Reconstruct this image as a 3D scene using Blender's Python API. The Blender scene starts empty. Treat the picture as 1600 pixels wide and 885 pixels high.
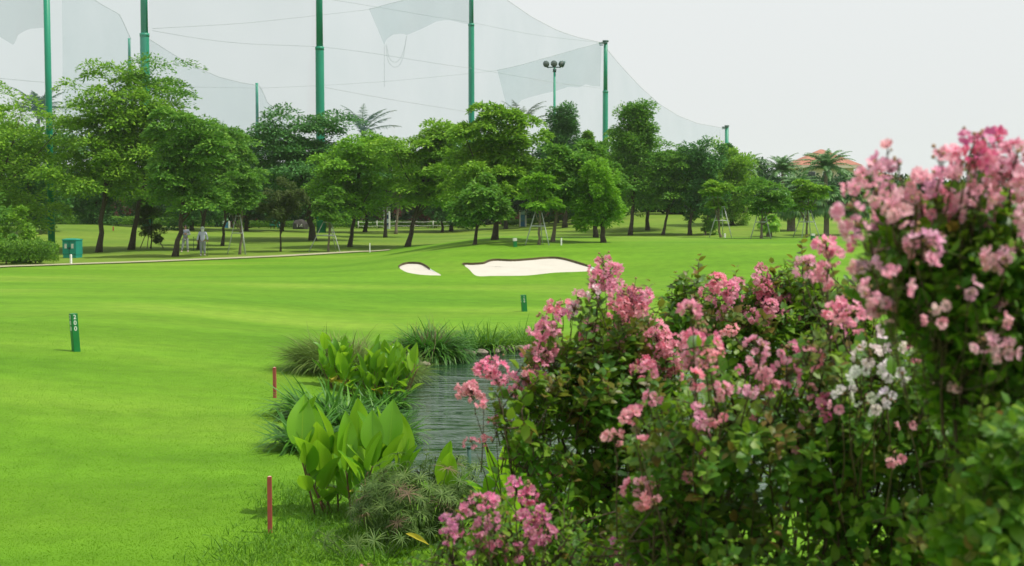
import bpy, bmesh, math, random
import numpy as np
from mathutils import Vector, Matrix
from mathutils.geometry import delaunay_2d_cdt

R = math.radians
scene = bpy.context.scene
COL = scene.collection
rng = np.random.default_rng(7)
random.seed(7)

# ------------------------------------------------------------------ camera, sky, sun, exposure
F = 2222.0                       # focal length in pixels of the 1600 px wide photograph (50 mm)
CAM_Z = 3.8
PITCH = math.atan((442.5 - 300.0) / F)
cam_d = bpy.data.cameras.new('camera')
cam = bpy.data.objects.new('camera', cam_d)
COL.objects.link(cam)
cam.location = (0, 0, CAM_Z)
cam.rotation_euler = (math.pi / 2 - PITCH, 0, 0)
cam_d.sensor_width = 36
cam_d.lens = 36 * F / 1600
cam_d.clip_start = 0.1
cam_d.clip_end = 5000
cam_d.dof.use_dof = True
cam_d.dof.focus_distance = 18.0
cam_d.dof.aperture_fstop = 5.0
scene.camera = cam

SUN_DIR = Vector((0.52, -0.13, 1.0)).normalized()      # towards the sun
world = bpy.data.worlds.new('World')
scene.world = world
world.use_nodes = True
nt = world.node_tree
nt.nodes.clear()
out = nt.nodes.new('ShaderNodeOutputWorld')
sky = nt.nodes.new('ShaderNodeTexSky')
sky.sky_type = 'NISHITA'
sky.sun_disc = False
sky.sun_elevation = math.asin(SUN_DIR.z)
sky.sun_rotation = math.atan2(SUN_DIR.x, SUN_DIR.y)
sky.dust_density = 6.0
sky.air_density = 1.0
hsv = nt.nodes.new('ShaderNodeHueSaturation')
hsv.inputs['Saturation'].default_value = 0.3
bg1 = nt.nodes.new('ShaderNodeBackground')
bg1.inputs['Strength'].default_value = 0.10
bg2 = nt.nodes.new('ShaderNodeBackground')             # the even white overcast veil
bg2.inputs['Color'].default_value = (0.91, 0.945, 0.945, 1)
bg2.inputs['Strength'].default_value = 1.0
mixs = nt.nodes.new('ShaderNodeMixShader')
mixs.inputs[0].default_value = 0.86
nt.links.new(sky.outputs[0], hsv.inputs['Color'])
nt.links.new(hsv.outputs[0], bg1.inputs['Color'])
nt.links.new(bg1.outputs[0], mixs.inputs[1])
nt.links.new(bg2.outputs[0], mixs.inputs[2])
nt.links.new(mixs.outputs[0], out.inputs[0])

sun_d = bpy.data.lights.new('sun', 'SUN')
sun = bpy.data.objects.new('sun', sun_d)
COL.objects.link(sun)
sun_d.energy = 4.2
sun_d.angle = R(1.2)
sun_d.color = (1.0, 0.95, 0.85)
sun.rotation_euler = SUN_DIR.to_track_quat('Z', 'Y').to_euler()

scene.view_settings.view_transform = 'Standard'
scene.view_settings.look = 'None'
scene.view_settings.exposure = 0.0
scene.view_settings.gamma = 1.0
scene.render.engine = 'CYCLES'
scene.cycles.use_denoising = True
try:
    scene.cycles.denoiser = 'OPENIMAGEDENOISE'
    scene.cycles.denoising_prefilter = 'ACCURATE'
except Exception:
    pass
scene.cycles.max_bounces = 8
scene.cycles.diffuse_bounces = 4
scene.cycles.transmission_bounces = 6
scene.cycles.transparent_max_bounces = 16
HAZE = 0.00014
scene.cycles.volume_bounces = 1
scene.cycles.use_adaptive_sampling = False

# ------------------------------------------------------------------ picture rays
cp, sp = math.cos(PITCH), math.sin(PITCH)


def P(px, py, d):
    """The place d metres ahead that the photograph shows at pixel px, py."""
    a, b = (px - 800) / F, (442.5 - py) / F
    ray = np.array([a, cp + b * sp, -sp + b * cp])
    return np.array([0, 0, CAM_Z]) + ray * (d / ray[1])


def sst(a, b, x):
    t = np.clip((x - a) / (b - a), 0, 1)
    return t * t * (3 - 2 * t)


POND = np.array([(-2.45, 34), (-2.5, 30), (-2.3, 26), (-1.95, 22.6), (-1.3, 20.4), (.2, 19.0), (2, 18.4), (6, 18), (11, 19), (14, 23),
                 (15, 30), (12, 36), (7, 38.8), (3, 38.6), (.7, 37.7), (-1, 36.2), (-1.9, 35.2)])
WATER_Z = -0.35


def poly_dist(x, y, poly):
    """Signed distance to a polygon, positive inside."""
    x = np.asarray(x, float); y = np.asarray(y, float)
    d = np.full(x.shape, 1e9)
    inside = np.zeros(x.shape, bool)
    n = len(poly)
    for i in range(n):
        x0, y0 = poly[i]; x1, y1 = poly[(i + 1) % n]
        dx, dy = x1 - x0, y1 - y0
        t = np.clip(((x - x0) * dx + (y - y0) * dy) / (dx * dx + dy * dy), 0, 1)
        d = np.minimum(d, np.hypot(x - x0 - t * dx, y - y0 - t * dy))
        c = ((y0 > y) != (y1 > y))
        with np.errstate(divide='ignore', invalid='ignore'):
            xi = x0 + (y - y0) * dx / (dy if dy else 1e-9)
        inside ^= c & (x < xi)
    return np.where(inside, d, -d)


def T(x, y):
    """Height of the ground."""
    x = np.asarray(x, float); y = np.asarray(y, float)
    z = 1.9 * (1 - sst(1.5, 12.5, y + 0.25 * np.maximum(-x - 3, 0))) * np.ones_like(x)
    a = sst(-10.5, -1.0, x - (y - 70) * 0.05)
    hump = sst(61, 75, y) * (1 - 0.72 * sst(86, 104, y))
    z = z + (1.0 + 0.05 * sst(0, 12, x)) * a * hump
    z = z + 1.25 * sst(108, 150, y) * sst(0, 14, x) * (1 - sst(160, 220, y))
    z = z + 0.9 * np.exp(-((x + 39) / 11) ** 2 - ((y - 124) / 18) ** 2)
    z = z + 0.07 * np.sin(y * 0.16 + x * .12 + 1.0) * sst(14, 26, y) * (1 - sst(60, 75, y)) + 0.45 * sst(-4, -13, x) * sst(12, 22, y) * (1 - sst(36, 60, y)) + 0.05 * np.sin(x * 0.31 + 1.3) * np.sin(y * 0.17) + 0.06 * np.sin(x * 0.11 + y * 0.09)
    z = z - 0.30 * np.exp(-((y - 46) / 9) ** 2) * sst(-12, -2, x)
    d = poly_dist(x, y, POND)
    z = z - 0.38 * sst(-1.6, 0.02, d) - 0.9 * sst(0.0, 3.0, d)
    return z


def G(px, py, dmin=8, dmax=260):
    """Ground point seen at pixel px, py."""
    ds = np.linspace(dmin, dmax, 4000)
    a, b = (px - 800) / F, (442.5 - py) / F
    ray = np.array([a, cp + b * sp, -sp + b * cp])
    k = ds / ray[1]
    x = ray[0] * k; z = CAM_Z + ray[2] * k
    t = T(x, ds)
    hit = np.nonzero(z <= t)[0]
    i = hit[0] if len(hit) else len(ds) - 1
    return np.array([x[i], ds[i], float(t[i])])


# ------------------------------------------------------------------ mesh helpers
class Geo:
    def __init__(self):
        self.V = []; self.Fs = []; self.n = 0

    def add(self, V, faces, mat=0):
        V = np.asarray(V, float).reshape(-1, 3)
        if not isinstance(faces, list):
            faces = [faces]
        by = {}
        for f in faces:
            if isinstance(f, np.ndarray):
                if f.size:
                    self.Fs.append((f + self.n, mat))
            else:
                by.setdefault(len(f), []).append(f)
        for k, fl in by.items():
            self.Fs.append((np.array(fl, int) + self.n, mat))
        self.V.append(V); self.n += len(V)

    def box(self, c, s, rot=None, mat=0):
        x, y, z = [v / 2 for v in s]
        V = np.array([(-x, -y, -z), (x, -y, -z), (x, y, -z), (-x, y, -z), (-x, -y, z), (x, -y, z), (x, y, z), (-x, y, z)])
        if rot is not None:
            V = V @ np.array(rot).T
        self.add(V + np.array(c), [(0, 3, 2, 1), (4, 5, 6, 7), (0, 1, 5, 4), (1, 2, 6, 5), (2, 3, 7, 6), (3, 0, 4, 7)], mat)

    def tube(self, pts, rad, k=8, mat=0, cap=True):
        pts = np.asarray(pts, float)
        rad = np.broadcast_to(np.asarray(rad, float), (len(pts),))
        tan = np.gradient(pts, axis=0)
        tan /= np.linalg.norm(tan, axis=1)[:, None] + 1e-12
        ref = np.array([1, 0, 0]) if abs(tan[0][0]) < 0.8 else np.array([0, 1, 0])
        A = np.cross(tan, ref); A /= np.linalg.norm(A, axis=1)[:, None] + 1e-12
        B = np.cross(tan, A)
        th = np.arange(k) * 2 * math.pi / k
        V = pts[:, None] + rad[:, None, None] * (np.cos(th)[None, :, None] * A[:, None] + np.sin(th)[None, :, None] * B[:, None])
        n = len(pts)
        i = np.arange(n - 1)[:, None] * k; j = np.arange(k)[None]; j2 = (j + 1) % k
        q = np.stack([i + j, i + j2, i + k + j2, i + k + j], -1).reshape(-1, 4)
        fs = [q]
        if cap:
            fs += [tuple(range(k))[::-1], tuple((n - 1) * k + t for t in range(k))]
        self.add(V.reshape(-1, 3), fs, mat)

    def scatter(self, tpl, pos, D, N, L, W, mat=0):
        tv, tf = tpl
        pos = np.asarray(pos, float)
        n = len(pos)
        if n == 0:
            return
        D = D / (np.linalg.norm(D, axis=1)[:, None] + 1e-9)
        S = np.cross(D, N); S /= np.linalg.norm(S, axis=1)[:, None] + 1e-9
        N2 = np.cross(S, D)
        L = np.broadcast_to(L, (n,)); W = np.broadcast_to(W, (n,))
        V = (pos[:, None] + tv[None, :, 0, None] * (L[:, None] * D)[:, None] + tv[None, :, 1, None] * (W[:, None] * S)[:, None]
             + tv[None, :, 2, None] * (L[:, None] * N2)[:, None])
        off = (np.arange(n) * len(tv))[:, None, None]
        fs = [(np.array(f)[None] + off).reshape(-1, len(f[0])) for f in tf]
        self.add(V.reshape(-1, 3), fs, mat)

    def build(self, name, mats, parent=None, smooth=False):
        me = bpy.data.meshes.new(name)
        V = np.concatenate(self.V) if self.V else np.zeros((0, 3))
        me.vertices.add(len(V))
        me.vertices.foreach_set('co', V.ravel())
        idx = np.concatenate([f.ravel() for f, m in self.Fs])
        tot = np.concatenate([np.full(len(f), f.shape[1]) for f, m in self.Fs])
        mi = np.concatenate([np.full(len(f), m) for f, m in self.Fs])
        start = np.concatenate([[0], np.cumsum(tot)[:-1]])
        me.loops.add(len(idx)); me.loops.foreach_set('vertex_index', idx.astype(np.int32))
        me.polygons.add(len(tot))
        me.polygons.foreach_set('loop_start', start.astype(np.int32))
        me.polygons.foreach_set('material_index', mi.astype(np.int32))
        me.polygons.foreach_set('use_smooth', np.full(len(tot), smooth))
        me.update(calc_edges=True)
        me.validate()
        for m in (mats if isinstance(mats, (list, tuple)) else [mats]):
            me.materials.append(m)
        return link(name, me, parent)


def link(name, me, parent=None):
    o = bpy.data.objects.new(name, me)
    COL.objects.link(o)
    if parent is not None:
        o.parent = parent
        o.matrix_parent_inverse = Matrix.Translation(-parent.location)
    return o


def tag(o, label=None, cat=None, group=None, kind=None):
    if label: o['label'] = label
    if cat: o['category'] = cat
    if group: o['group'] = group
    if kind: o['kind'] = kind
    return o


def thing(name, loc, label, cat, group=None, kind=None):
    o = bpy.data.objects.new(name, None)
    COL.objects.link(o)
    o.location = tuple(loc)
    o.empty_display_size = 0.2
    return tag(o, label, cat, group, kind)


def unit(v):
    return v / (np.linalg.norm(v, axis=-1, keepdims=True) + 1e-9)


def rdir(n):
    return unit(rng.normal(size=(n, 3)))


def bez(p0, p1, p2, n):
    t = np.linspace(0, 1, n)[:, None]
    return (1 - t) ** 2 * np.asarray(p0) + 2 * t * (1 - t) * np.asarray(p1) + t * t * np.asarray(p2)


# leaf shapes: (u along, v across, w off the blade)
LEAF4 = (np.array([(0, 0, 0), (.45, .5, .08), (1, 0, -.06), (.45, -.5, .08)]), [[(0, 1, 2), (0, 2, 3)]])
LEAF8 = (np.array([(0, 0, 0), (.22, .40, .05), (.22, -.40, .05), (.3, 0, -.01), (.62, .42, .04), (.62, -.42, .04), (.66, 0, -.03), (1, 0, -.13)]),
         [[(0, 3, 1), (0, 2, 3), (4, 6, 7), (6, 5, 7)], [(1, 3, 6, 4), (3, 2, 5, 6)]])


def strap(n, bend, fold=.12, taper=2.2):
    """A narrow arching leaf."""
    v = []; f = []
    ang = 0; u = w = 0
    for i in range(n + 1):
        t = i / n
        wd = .5 * (min(1, .55 + t * 2) * (1 - t ** taper)) + .004
        v += [(u, wd, w + fold * wd * .1), (u, 0, w), (u, -wd, w + fold * wd * .1)]
        ang = -bend * t
        u += math.cos(ang) / n; w += math.sin(ang) / n
        if i < n:
            a = i * 3
            f += [(a, a + 1, a + 4, a + 3), (a + 1, a + 2, a + 5, a + 4)]
    return (np.array(v), [f])


STRAPS = [strap(7, b) for b in (.5, 1.0, 1.5, 2.1, 2.7)]


def canna_leaf(bend):
    v = []; f = []
    n = 9
    u = w = 0
    for i in range(n + 1):
        t = i / n
        wd = .5 * (math.sin(math.pi * min(1, t * 1.02) ** .72) ** .75 if 0 < t < .98 else .02)
        wav = .02 * math.sin(t * 9)
        v += [(u, wd, w + wd * .22 + wav), (u, wd * .5, w + wd * .08), (u, 0, w), (u, -wd * .5, w + wd * .08), (u, -wd, w + wd * .22 - wav)]
        ang = .1 - bend * t * t
        u += math.cos(ang) / n; w += math.sin(ang) / n
        if i < n:
            a = i * 5
            for k in range(4):
                f.append((a + k, a + k + 1, a + k + 6, a + k + 5))
    b0 = len(v)
    for i in range(n + 1):
        u0, w0 = v[i * 5 + 2][0], v[i * 5 + 2][2]
        k = .022 * (1 - i / n) + .004
        v += [(u0, k, w0 + .006), (u0, -k, w0 + .006)]
        if i < n:
            a = b0 + i * 2
            f.append((a, a + 1, a + 3, a + 2))
    return (np.array(v), [f])


CANNA = [canna_leaf(b) for b in (.15, .4, .9)]

# ------------------------------------------------------------------ materials
MATS = {}


def new_mat(name):
    m = bpy.data.materials.new(name)
    m.use_nodes = True
    n = m.node_tree
    n.nodes.clear()
    o = n.nodes.new('ShaderNodeOutputMaterial')
    return m, n, o


def node(n, t, **kw):
    x = n.nodes.new(t)
    for k, v in kw.items():
        if k in x.inputs:
            x.inputs[k].default_value = v
        else:
            setattr(x, k, v)
    return x


def ramp(n, fac, stops):
    r = n.nodes.new('ShaderNodeValToRGB')
    e = r.color_ramp.elements
    while len(e) < len(stops):
        e.new(.5)
    for el, (p, c) in zip(e, stops):
        el.position = p; el.color = (*c, 1)
    n.links.new(fac, r.inputs[0])
    return r.outputs[0]


def plain(name, c, rough=.6, var=.18, scale=6, metal=0, spec=.4, bump=0, bscale=40):
    if name in MATS: return MATS[name]
    m, n, o = new_mat(name)
    b = node(n, 'ShaderNodeBsdfPrincipled', Roughness=rough, Metallic=metal)
    b.inputs['Specular IOR Level'].default_value = spec
    tc = node(n, 'ShaderNodeTexCoord')
    nz = node(n, 'ShaderNodeTexNoise', Scale=scale, Detail=5.0)
    n.links.new(tc.outputs['Object'], nz.inputs['Vector'])
    c = np.array(c)
    n.links.new(ramp(n, nz.outputs['Fac'], [(.3, c * (1 - var)), (.7, np.minimum(c * (1 + var), 1))]), b.inputs['Base Color'])
    if bump:
        nb = node(n, 'ShaderNodeTexNoise', Scale=bscale, Detail=4.0)
        n.links.new(tc.outputs['Object'], nb.inputs['Vector'])
        bp = node(n, 'ShaderNodeBump', Strength=bump, Distance=.02)
        n.links.new(nb.outputs['Fac'], bp.inputs['Height'])
        n.links.new(bp.outputs[0], b.inputs['Normal'])
    n.links.new(b.outputs[0], o.inputs[0])
    MATS[name] = m
    return m


def leafy(name, stops, trans=(.2, .35, .03), tf=.35, rough=.5, spec=.2, nscale=.7, nmix=.5):
    """Leaves: each leaf its own tone, clumps vary, light comes through."""
    if name in MATS: return MATS[name]
    m, n, o = new_mat(name)
    g = node(n, 'ShaderNodeNewGeometry')
    tc = node(n, 'ShaderNodeTexCoord')
    nz = node(n, 'ShaderNodeTexNoise', Scale=nscale, Detail=2.0)
    n.links.new(tc.outputs['Object'], nz.inputs['Vector'])
    mx = node(n, 'ShaderNodeMix')
    mx.inputs[0].default_value = nmix
    n.links.new(g.outputs['Random Per Island'], mx.inputs[2])
    n.links.new(nz.outputs['Fac'], mx.inputs[3])
    col = ramp(n, mx.outputs[0], stops)
    b = node(n, 'ShaderNodeBsdfPrincipled', Roughness=rough)
    b.inputs['Specular IOR Level'].default_value = spec
    n.links.new(col, b.inputs['Base Color'])
    t = node(n, 'ShaderNodeBsdfTranslucent')
    mc = node(n, 'ShaderNodeMix', data_type='RGBA', blend_type='MIX')
    mc.inputs[0].default_value = .6
    n.links.new(col, mc.inputs[6])
    mc.inputs[7].default_value = (*trans, 1)
    n.links.new(mc.outputs[2], t.inputs['Color'])
    ms = node(n, 'ShaderNodeMixShader')
    ms.inputs[0].default_value = tf
    n.links.new(b.outputs[0], ms.inputs[1]); n.links.new(t.outputs[0], ms.inputs[2])
    n.links.new(ms.outputs[0], o.inputs[0])
    MATS[name] = m
    return m


BARK = plain('bark', (.055, .042, .03), .9, .35, 9, bump=.6, bscale=14)
BARK_PALE = plain('bark_pale', (.17, .14, .10), .9, .3, 9, bump=.5, bscale=14)
STEM = plain('shrub_stem', (.07, .045, .025), .7, .3, 20)
GREEN_PAINT = plain('green_pole_paint', (.004, .235, .135), .45, .12, .5)
GREEN_DARK = plain('dark_green_fitting', (.03, .09, .07), .6, .2, 3)
CABINET = plain('cabinet_green_paint', (.012, .27, .20), .5, .1, 2)
CABINET_DARK = plain('cabinet_gap', (.01, .03, .03), .8)
MARK_GREEN = plain('marker_green_paint', (.006, .17, .035), .45, .1, 5)
WHITE = plain('white_paint', (.80, .80, .77), .5, .04, 8)
WHITE_DULL = plain('weathered_white', (.62, .62, .56), .6, .15, 8)
RED_STAKE = plain('red_stake_paint', (.36, .07, .06), .5, .12, 12)
GALV = plain('pale_grey_pipe', (.42, .45, .43), .5, .15, 6, spec=.5)
STONE = plain('pond_stone', (.25, .21, .165), .85, .35, 5, bump=.6, bscale=20)
BOULDER = plain('dark_boulder', (.055, .05, .045), .85, .3, 3, bump=.6)
SAND = plain('bunker_sand', (.50, .475, .415), .95, .04, 1.2, spec=.1, bump=.12, bscale=9)
EARTH = plain('bunker_lip_earth', (.085, .07, .03), .95, .35, 3)
TERRA = plain('terracotta_tiles', (.36, .155, .105), .8, .2, 2)
STUCCO = plain('cream_stucco', (.62, .55, .43), .9, .06, .8)
SALMON = plain('salmon_stucco', (.52, .25, .17), .9, .08, .8)
GLASS_DARK = plain('dark_window_glass', (.03, .04, .05), .15, .1, 1, spec=.8)
SIGN_BLUE = plain('sign_blue', (.10, .33, .60), .5, .2, .9)
SIGN_NAVY = plain('sign_navy', (.012, .04, .17), .5, .1, 2)
PATH_MAT = plain('concrete_path', (.34, .33, .20), .9, .1, 1.0)
PALM_TRUNK = plain('palm_trunk', (.16, .13, .10), .95, .3, 6, bump=.6)

L_BRIGHT = leafy('leaf_bright', [(.25, (.11, .25, .024)), (.5, (.18, .38, .03)), (.78, (.32, .52, .042))], (.22, .42, .02))
L_MID = leafy('leaf_mid', [(.25, (.065, .19, .026)), (.5, (.12, .29, .034)), (.78, (.23, .42, .044))], (.14, .34, .03))
L_DEEP = leafy('leaf_deep', [(.25, (.042, .145, .038)), (.5, (.072, .21, .046)), (.78, (.13, .30, .06))], (.08, .24, .04), .3)
L_OLIVE = leafy('leaf_olive', [(.25, (.05, .085, .02)), (.5, (.075, .12, .03)), (.78, (.13, .17, .05))], (.15, .24, .05))
L_LIME = leafy('leaf_lime', [(.25, (.11, .29, .02)), (.5, (.17, .39, .026)), (.78, (.26, .50, .034))], (.25, .48, .03))
L_PALM = leafy('leaf_palm', [(.25, (.06, .17, .05)), (.5, (.10, .235, .065)), (.78, (.19, .33, .10))], (.10, .25, .08), .25, .4, .4)
L_DRYPALM = leafy('leaf_coconut', [(.25, (.04, .085, .03)), (.5, (.065, .12, .042)), (.78, (.11, .16, .06))], (.10, .16, .05), .2)
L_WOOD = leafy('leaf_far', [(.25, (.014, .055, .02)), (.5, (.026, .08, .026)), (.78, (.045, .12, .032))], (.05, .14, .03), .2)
L_RED = leafy('leaf_red', [(.25, (.05, .018, .018)), (.5, (.11, .03, .035)), (.78, (.17, .06, .05))], (.2, .05, .05), .25)
L_HEDGE = leafy('leaf_hedge', [(.25, (.06, .16, .014)), (.5, (.10, .24, .018)), (.78, (.17, .33, .024))], (.18, .38, .02), .3)
L_CANNA = leafy('leaf_canna', [(.2, (.09, .27, .014)), (.5, (.15, .37, .018)), (.8, (.26, .47, .022))], (.34, .58, .02), .5, .35, .4, .9, .35)
L_LILY = leafy('leaf_lily', [(.25, (.03, .11, .012)), (.5, (.055, .18, .018)), (.8, (.12, .28, .028))], (.10, .32, .03), .3, .42, .25)
L_REED = leafy('leaf_reed', [(.25, (.09, .18, .03)), (.5, (.15, .25, .045)), (.8, (.26, .34, .08))], (.16, .26, .05), .3)
L_PAPYRUS = leafy('leaf_papyrus', [(.2, (.05, .105, .022)), (.5, (.09, .16, .036)), (.8, (.16, .24, .06))], (.14, .24, .06), .3)
L_DRY = leafy('leaf_dry', [(.25, (.10, .075, .045)), (.5, (.16, .11, .07)), (.8, (.24, .17, .10))], (.2, .14, .06), .2)
L_YELLOW = leafy('leaf_yellowed', [(.3, (.42, .36, .03)), (.7, (.55, .47, .05))], (.6, .5, .04), .4)
L_MYRTLE = leafy('leaf_myrtle', [(.2, (.045, .135, .018)), (.5, (.095, .215, .022)), (.8, (.20, .32, .028))], (.26, .46, .02), .40, .42, .3, 3, .35)
L_BRONZE = leafy('leaf_bronze', [(.2, (.07, .14, .02)), (.5, (.13, .16, .025)), (.85, (.20, .11, .035))], (.34, .34, .04), .4, .4, .3, 5, .3)
L_BUD = plain('flower_bud', (.30, .17, .09), .6, .4, 40)


def petal_mat():
    m, n, o = new_mat('petal')
    oi = node(n, 'ShaderNodeObjectInfo')
    g = node(n, 'ShaderNodeNewGeometry')
    hs = node(n, 'ShaderNodeHueSaturation')
    n.links.new(oi.outputs['Color'], hs.inputs['Color'])
    mr = node(n, 'ShaderNodeMapRange')
    mr.inputs[3].default_value = .88; mr.inputs[4].default_value = 1.12
    n.links.new(g.outputs['Random Per Island'], mr.inputs[0])
    n.links.new(mr.outputs[0], hs.inputs['Value'])
    mr2 = node(n, 'ShaderNodeMapRange')
    mr2.inputs[3].default_value = 1.15; mr2.inputs[4].default_value = .78
    n.links.new(g.outputs['Random Per Island'], mr2.inputs[0])
    n.links.new(mr2.outputs[0], hs.inputs['Saturation'])
    b = node(n, 'ShaderNodeBsdfPrincipled', Roughness=.7)
    b.inputs['Specular IOR Level'].default_value = .15
    n.links.new(hs.outputs[0], b.inputs['Base Color'])
    t = node(n, 'ShaderNodeBsdfTranslucent')
    n.links.new(hs.outputs[0], t.inputs['Color'])
    ms = node(n, 'ShaderNodeMixShader'); ms.inputs[0].default_value = .5
    n.links.new(b.outputs[0], ms.inputs[1]); n.links.new(t.outputs[0], ms.inputs[2])
    n.links.new(ms.outputs[0], o.inputs[0])
    return m


PETAL = petal_mat()


def grass_mat():
    m, n, o = new_mat('mown_grass')
    g = node(n, 'ShaderNodeNewGeometry')
    b = node(n, 'ShaderNodeBsdfPrincipled', Roughness=.9)
    b.inputs['Specular IOR Level'].default_value = .12
    sep = node(n, 'ShaderNodeSeparateXYZ')
    n.links.new(g.outputs['Position'], sep.inputs[0])

    def noise(scale, vec, detail=4.0):
        mp = node(n, 'ShaderNodeMapping')
        mp.inputs['Scale'].default_value = vec
        n.links.new(g.outputs['Position'], mp.inputs[0])
        z = node(n, 'ShaderNodeTexNoise', Scale=scale, Detail=detail)
        n.links.new(mp.outputs[0], z.inputs['Vector'])
        return z.outputs['Fac']
    broad = noise(.16, (.45, 1, 1))
    mow_shade = noise(.5, (.12, 1.0, 1))  # mowing bands; shade of the slopes is put into their tone too
    fine = noise(26, (1, 1, 1), 6.0)
    patch = noise(2.2, (1, 1, 1), 5.0)
    fair = ramp(n, broad, [(.3, (.082, .205, .008)), (.5, (.108, .238, .011)), (.7, (.152, .262, .022))])
    rough_c = ramp(n, broad, [(.3, (.10, .185, .02)), (.55, (.14, .225, .026)), (.75, (.18, .24, .04))])

    def mix(f, a, c, mode='MIX'):
        x = node(n, 'ShaderNodeMix', data_type='RGBA', blend_type=mode)
        if isinstance(f, float): x.inputs[0].default_value = f
        else: n.links.new(f, x.inputs[0])
        n.links.new(a, x.inputs[6]); n.links.new(c, x.inputs[7])
        return x.outputs[2]
    att = node(n, 'ShaderNodeAttribute', attribute_name='rough')
    c = mix(att.outputs['Fac'], fair, rough_c)
    c = mix(.30, c, ramp(n, mow_shade, [(.38, (.35, .36, .3)), (.62, (.66, .64, .72))]), 'OVERLAY')
    c = mix(.45, c, ramp(n, patch, [(.3, (.36, .37, .36)), (.7, (.63, .62, .6))]), 'OVERLAY')
    c = mix(.28, c, ramp(n, fine, [(.3, (.30, .32, .3)), (.7, (.68, .66, .6))]), 'OVERLAY')
    n.links.new(c, b.inputs['Base Color'])
    bp = node(n, 'ShaderNodeBump', Strength=.3, Distance=.02)
    n.links.new(fine, bp.inputs['Height'])
    n.links.new(bp.outputs[0], b.inputs['Normal'])
    n.links.new(b.outputs[0], o.inputs[0])
    return m


GRASS = grass_mat()
BLADES = leafy('grass_blades', [(.2, (.096, .225, .008)), (.5, (.118, .25, .010)), (.8, (.15, .285, .014))], (.2, .5, .01), .4, .8, .03)


def water_mat():
    m, n, o = new_mat('pond_water')
    b = node(n, 'ShaderNodeBsdfPrincipled', Roughness=.04, IOR=1.33)
    b.inputs['Base Color'].default_value = (.014, .045, .016, 1)
    b.inputs['Specular IOR Level'].default_value = .5
    g = node(n, 'ShaderNodeNewGeometry')

    def nz(scale, vec, det):
        mp = node(n, 'ShaderNodeMapping')
        mp.inputs['Scale'].default_value = vec
        mp.inputs['Rotation'].default_value = (0, 0, R(-6))
        n.links.new(g.outputs['Position'], mp.inputs[0])
        z = node(n, 'ShaderNodeTexNoise', Scale=scale, Detail=det, Distortion=.6)
        n.links.new(mp.outputs[0], z.inputs['Vector'])
        return z.outputs['Fac']
    a = nz(1.9, (.28, 1.0, 1), 3.0)
    c = nz(9.0, (.4, 1.0, 1), 3.0)
    ad = node(n, 'ShaderNodeMath', operation='MULTIPLY_ADD')
    n.links.new(c, ad.inputs[0]); ad.inputs[1].default_value = .15
    n.links.new(a, ad.inputs[2])
    bp = node(n, 'ShaderNodeBump', Strength=1.0, Distance=.13)
    n.links.new(ad.outputs[0], bp.inputs['Height'])
    n.links.new(bp.outputs[0], b.inputs['Normal'])
    n.links.new(b.outputs[0], o.inputs[0])
    return m


WATER = water_mat()


def net_mat(name, col, fac):
    """Fine netting: threads far thinner than a pixel, so mostly open."""
    m, n, o = new_mat(name)
    d = node(n, 'ShaderNodeBsdfDiffuse'); d.inputs['Color'].default_value = (*col, 1)
    t = node(n, 'ShaderNodeBsdfTransparent')
    tc = node(n, 'ShaderNodeTexCoord')
    z = node(n, 'ShaderNodeTexNoise', Scale=.12, Detail=3.0)
    n.links.new(tc.outputs['Object'], z.inputs['Vector'])
    mr = node(n, 'ShaderNodeMapRange')
    mr.inputs[3].default_value = fac * .6; mr.inputs[4].default_value = fac * 1.4
    n.links.new(z.outputs['Fac'], mr.inputs[0])
    ms = node(n, 'ShaderNodeMixShader')
    n.links.new(mr.outputs[0], ms.inputs[0])
    n.links.new(t.outputs[0], ms.inputs[1]); n.links.new(d.outputs[0], ms.inputs[2])
    n.links.new(ms.outputs[0], o.inputs[0])
    return m


NET = net_mat('range_net_threads', (.17, .32, .35), .19)
NET_FLAP = net_mat('loose_net_threads', (.09, .23, .24), .22)
CABLE = plain('steel_cable', (.36, .39, .39), .6, .1, 1)

# ------------------------------------------------------------------ ground, bunkers, water, path
SAND_PX = {
    'small': [(623, 418), (627, 413.5), (633, 411.5), (640, 410.5), (655, 411), (663, 414), (675, 422), (689, 430), (680, 430.5), (665, 430), (650, 428.5), (634, 425)],
    'large': [(723, 413), (730, 411.8), (738, 412), (750, 411.4), (757, 410.4), (765, 407), (776, 405.6), (800, 406.5), (825, 405), (850, 402.8), (868, 402.5), (884, 405),
              (905, 411), (920, 415.5), (938, 421), (965, 423.4), (934, 423.6), (900, 425), (870, 426), (850, 428), (825, 430.6), (800, 431.2), (770, 431.4), (745, 431.3), (733, 421)],
}
SAND_LIP = {'small': (1, 7), 'large': (0, 15)}


def smooth_loop(pts, k=4):
    pts = np.array(pts); n = len(pts); o = []
    for i in range(n):
        p0, p1, p2, p3 = pts[i - 1], pts[i], pts[(i + 1) % n], pts[(i + 2) % n]
        for t in np.arange(k) / k:
            o.append(.5 * (2 * p1 + (p2 - p0) * t + (2 * p0 - 5 * p1 + 4 * p2 - p3) * t * t + (3 * p1 - p0 - 3 * p2 + p3) * t ** 3))
    return np.array(o)


SANDS = {k: smooth_loop([G(x, y, 55, 90)[:2] for x, y in v]) for k, v in SAND_PX.items()}


def axis(*segs):
    o = []
    for a, b, s in segs:
        o += list(np.arange(a, b - 1e-6, s))
    return np.array(sorted(set(np.round(o, 4))))


def grow(a, b, s, q):
    o = [a]
    while o[-1] < b:
        o.append(o[-1] + s); s *= q
    return o


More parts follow.
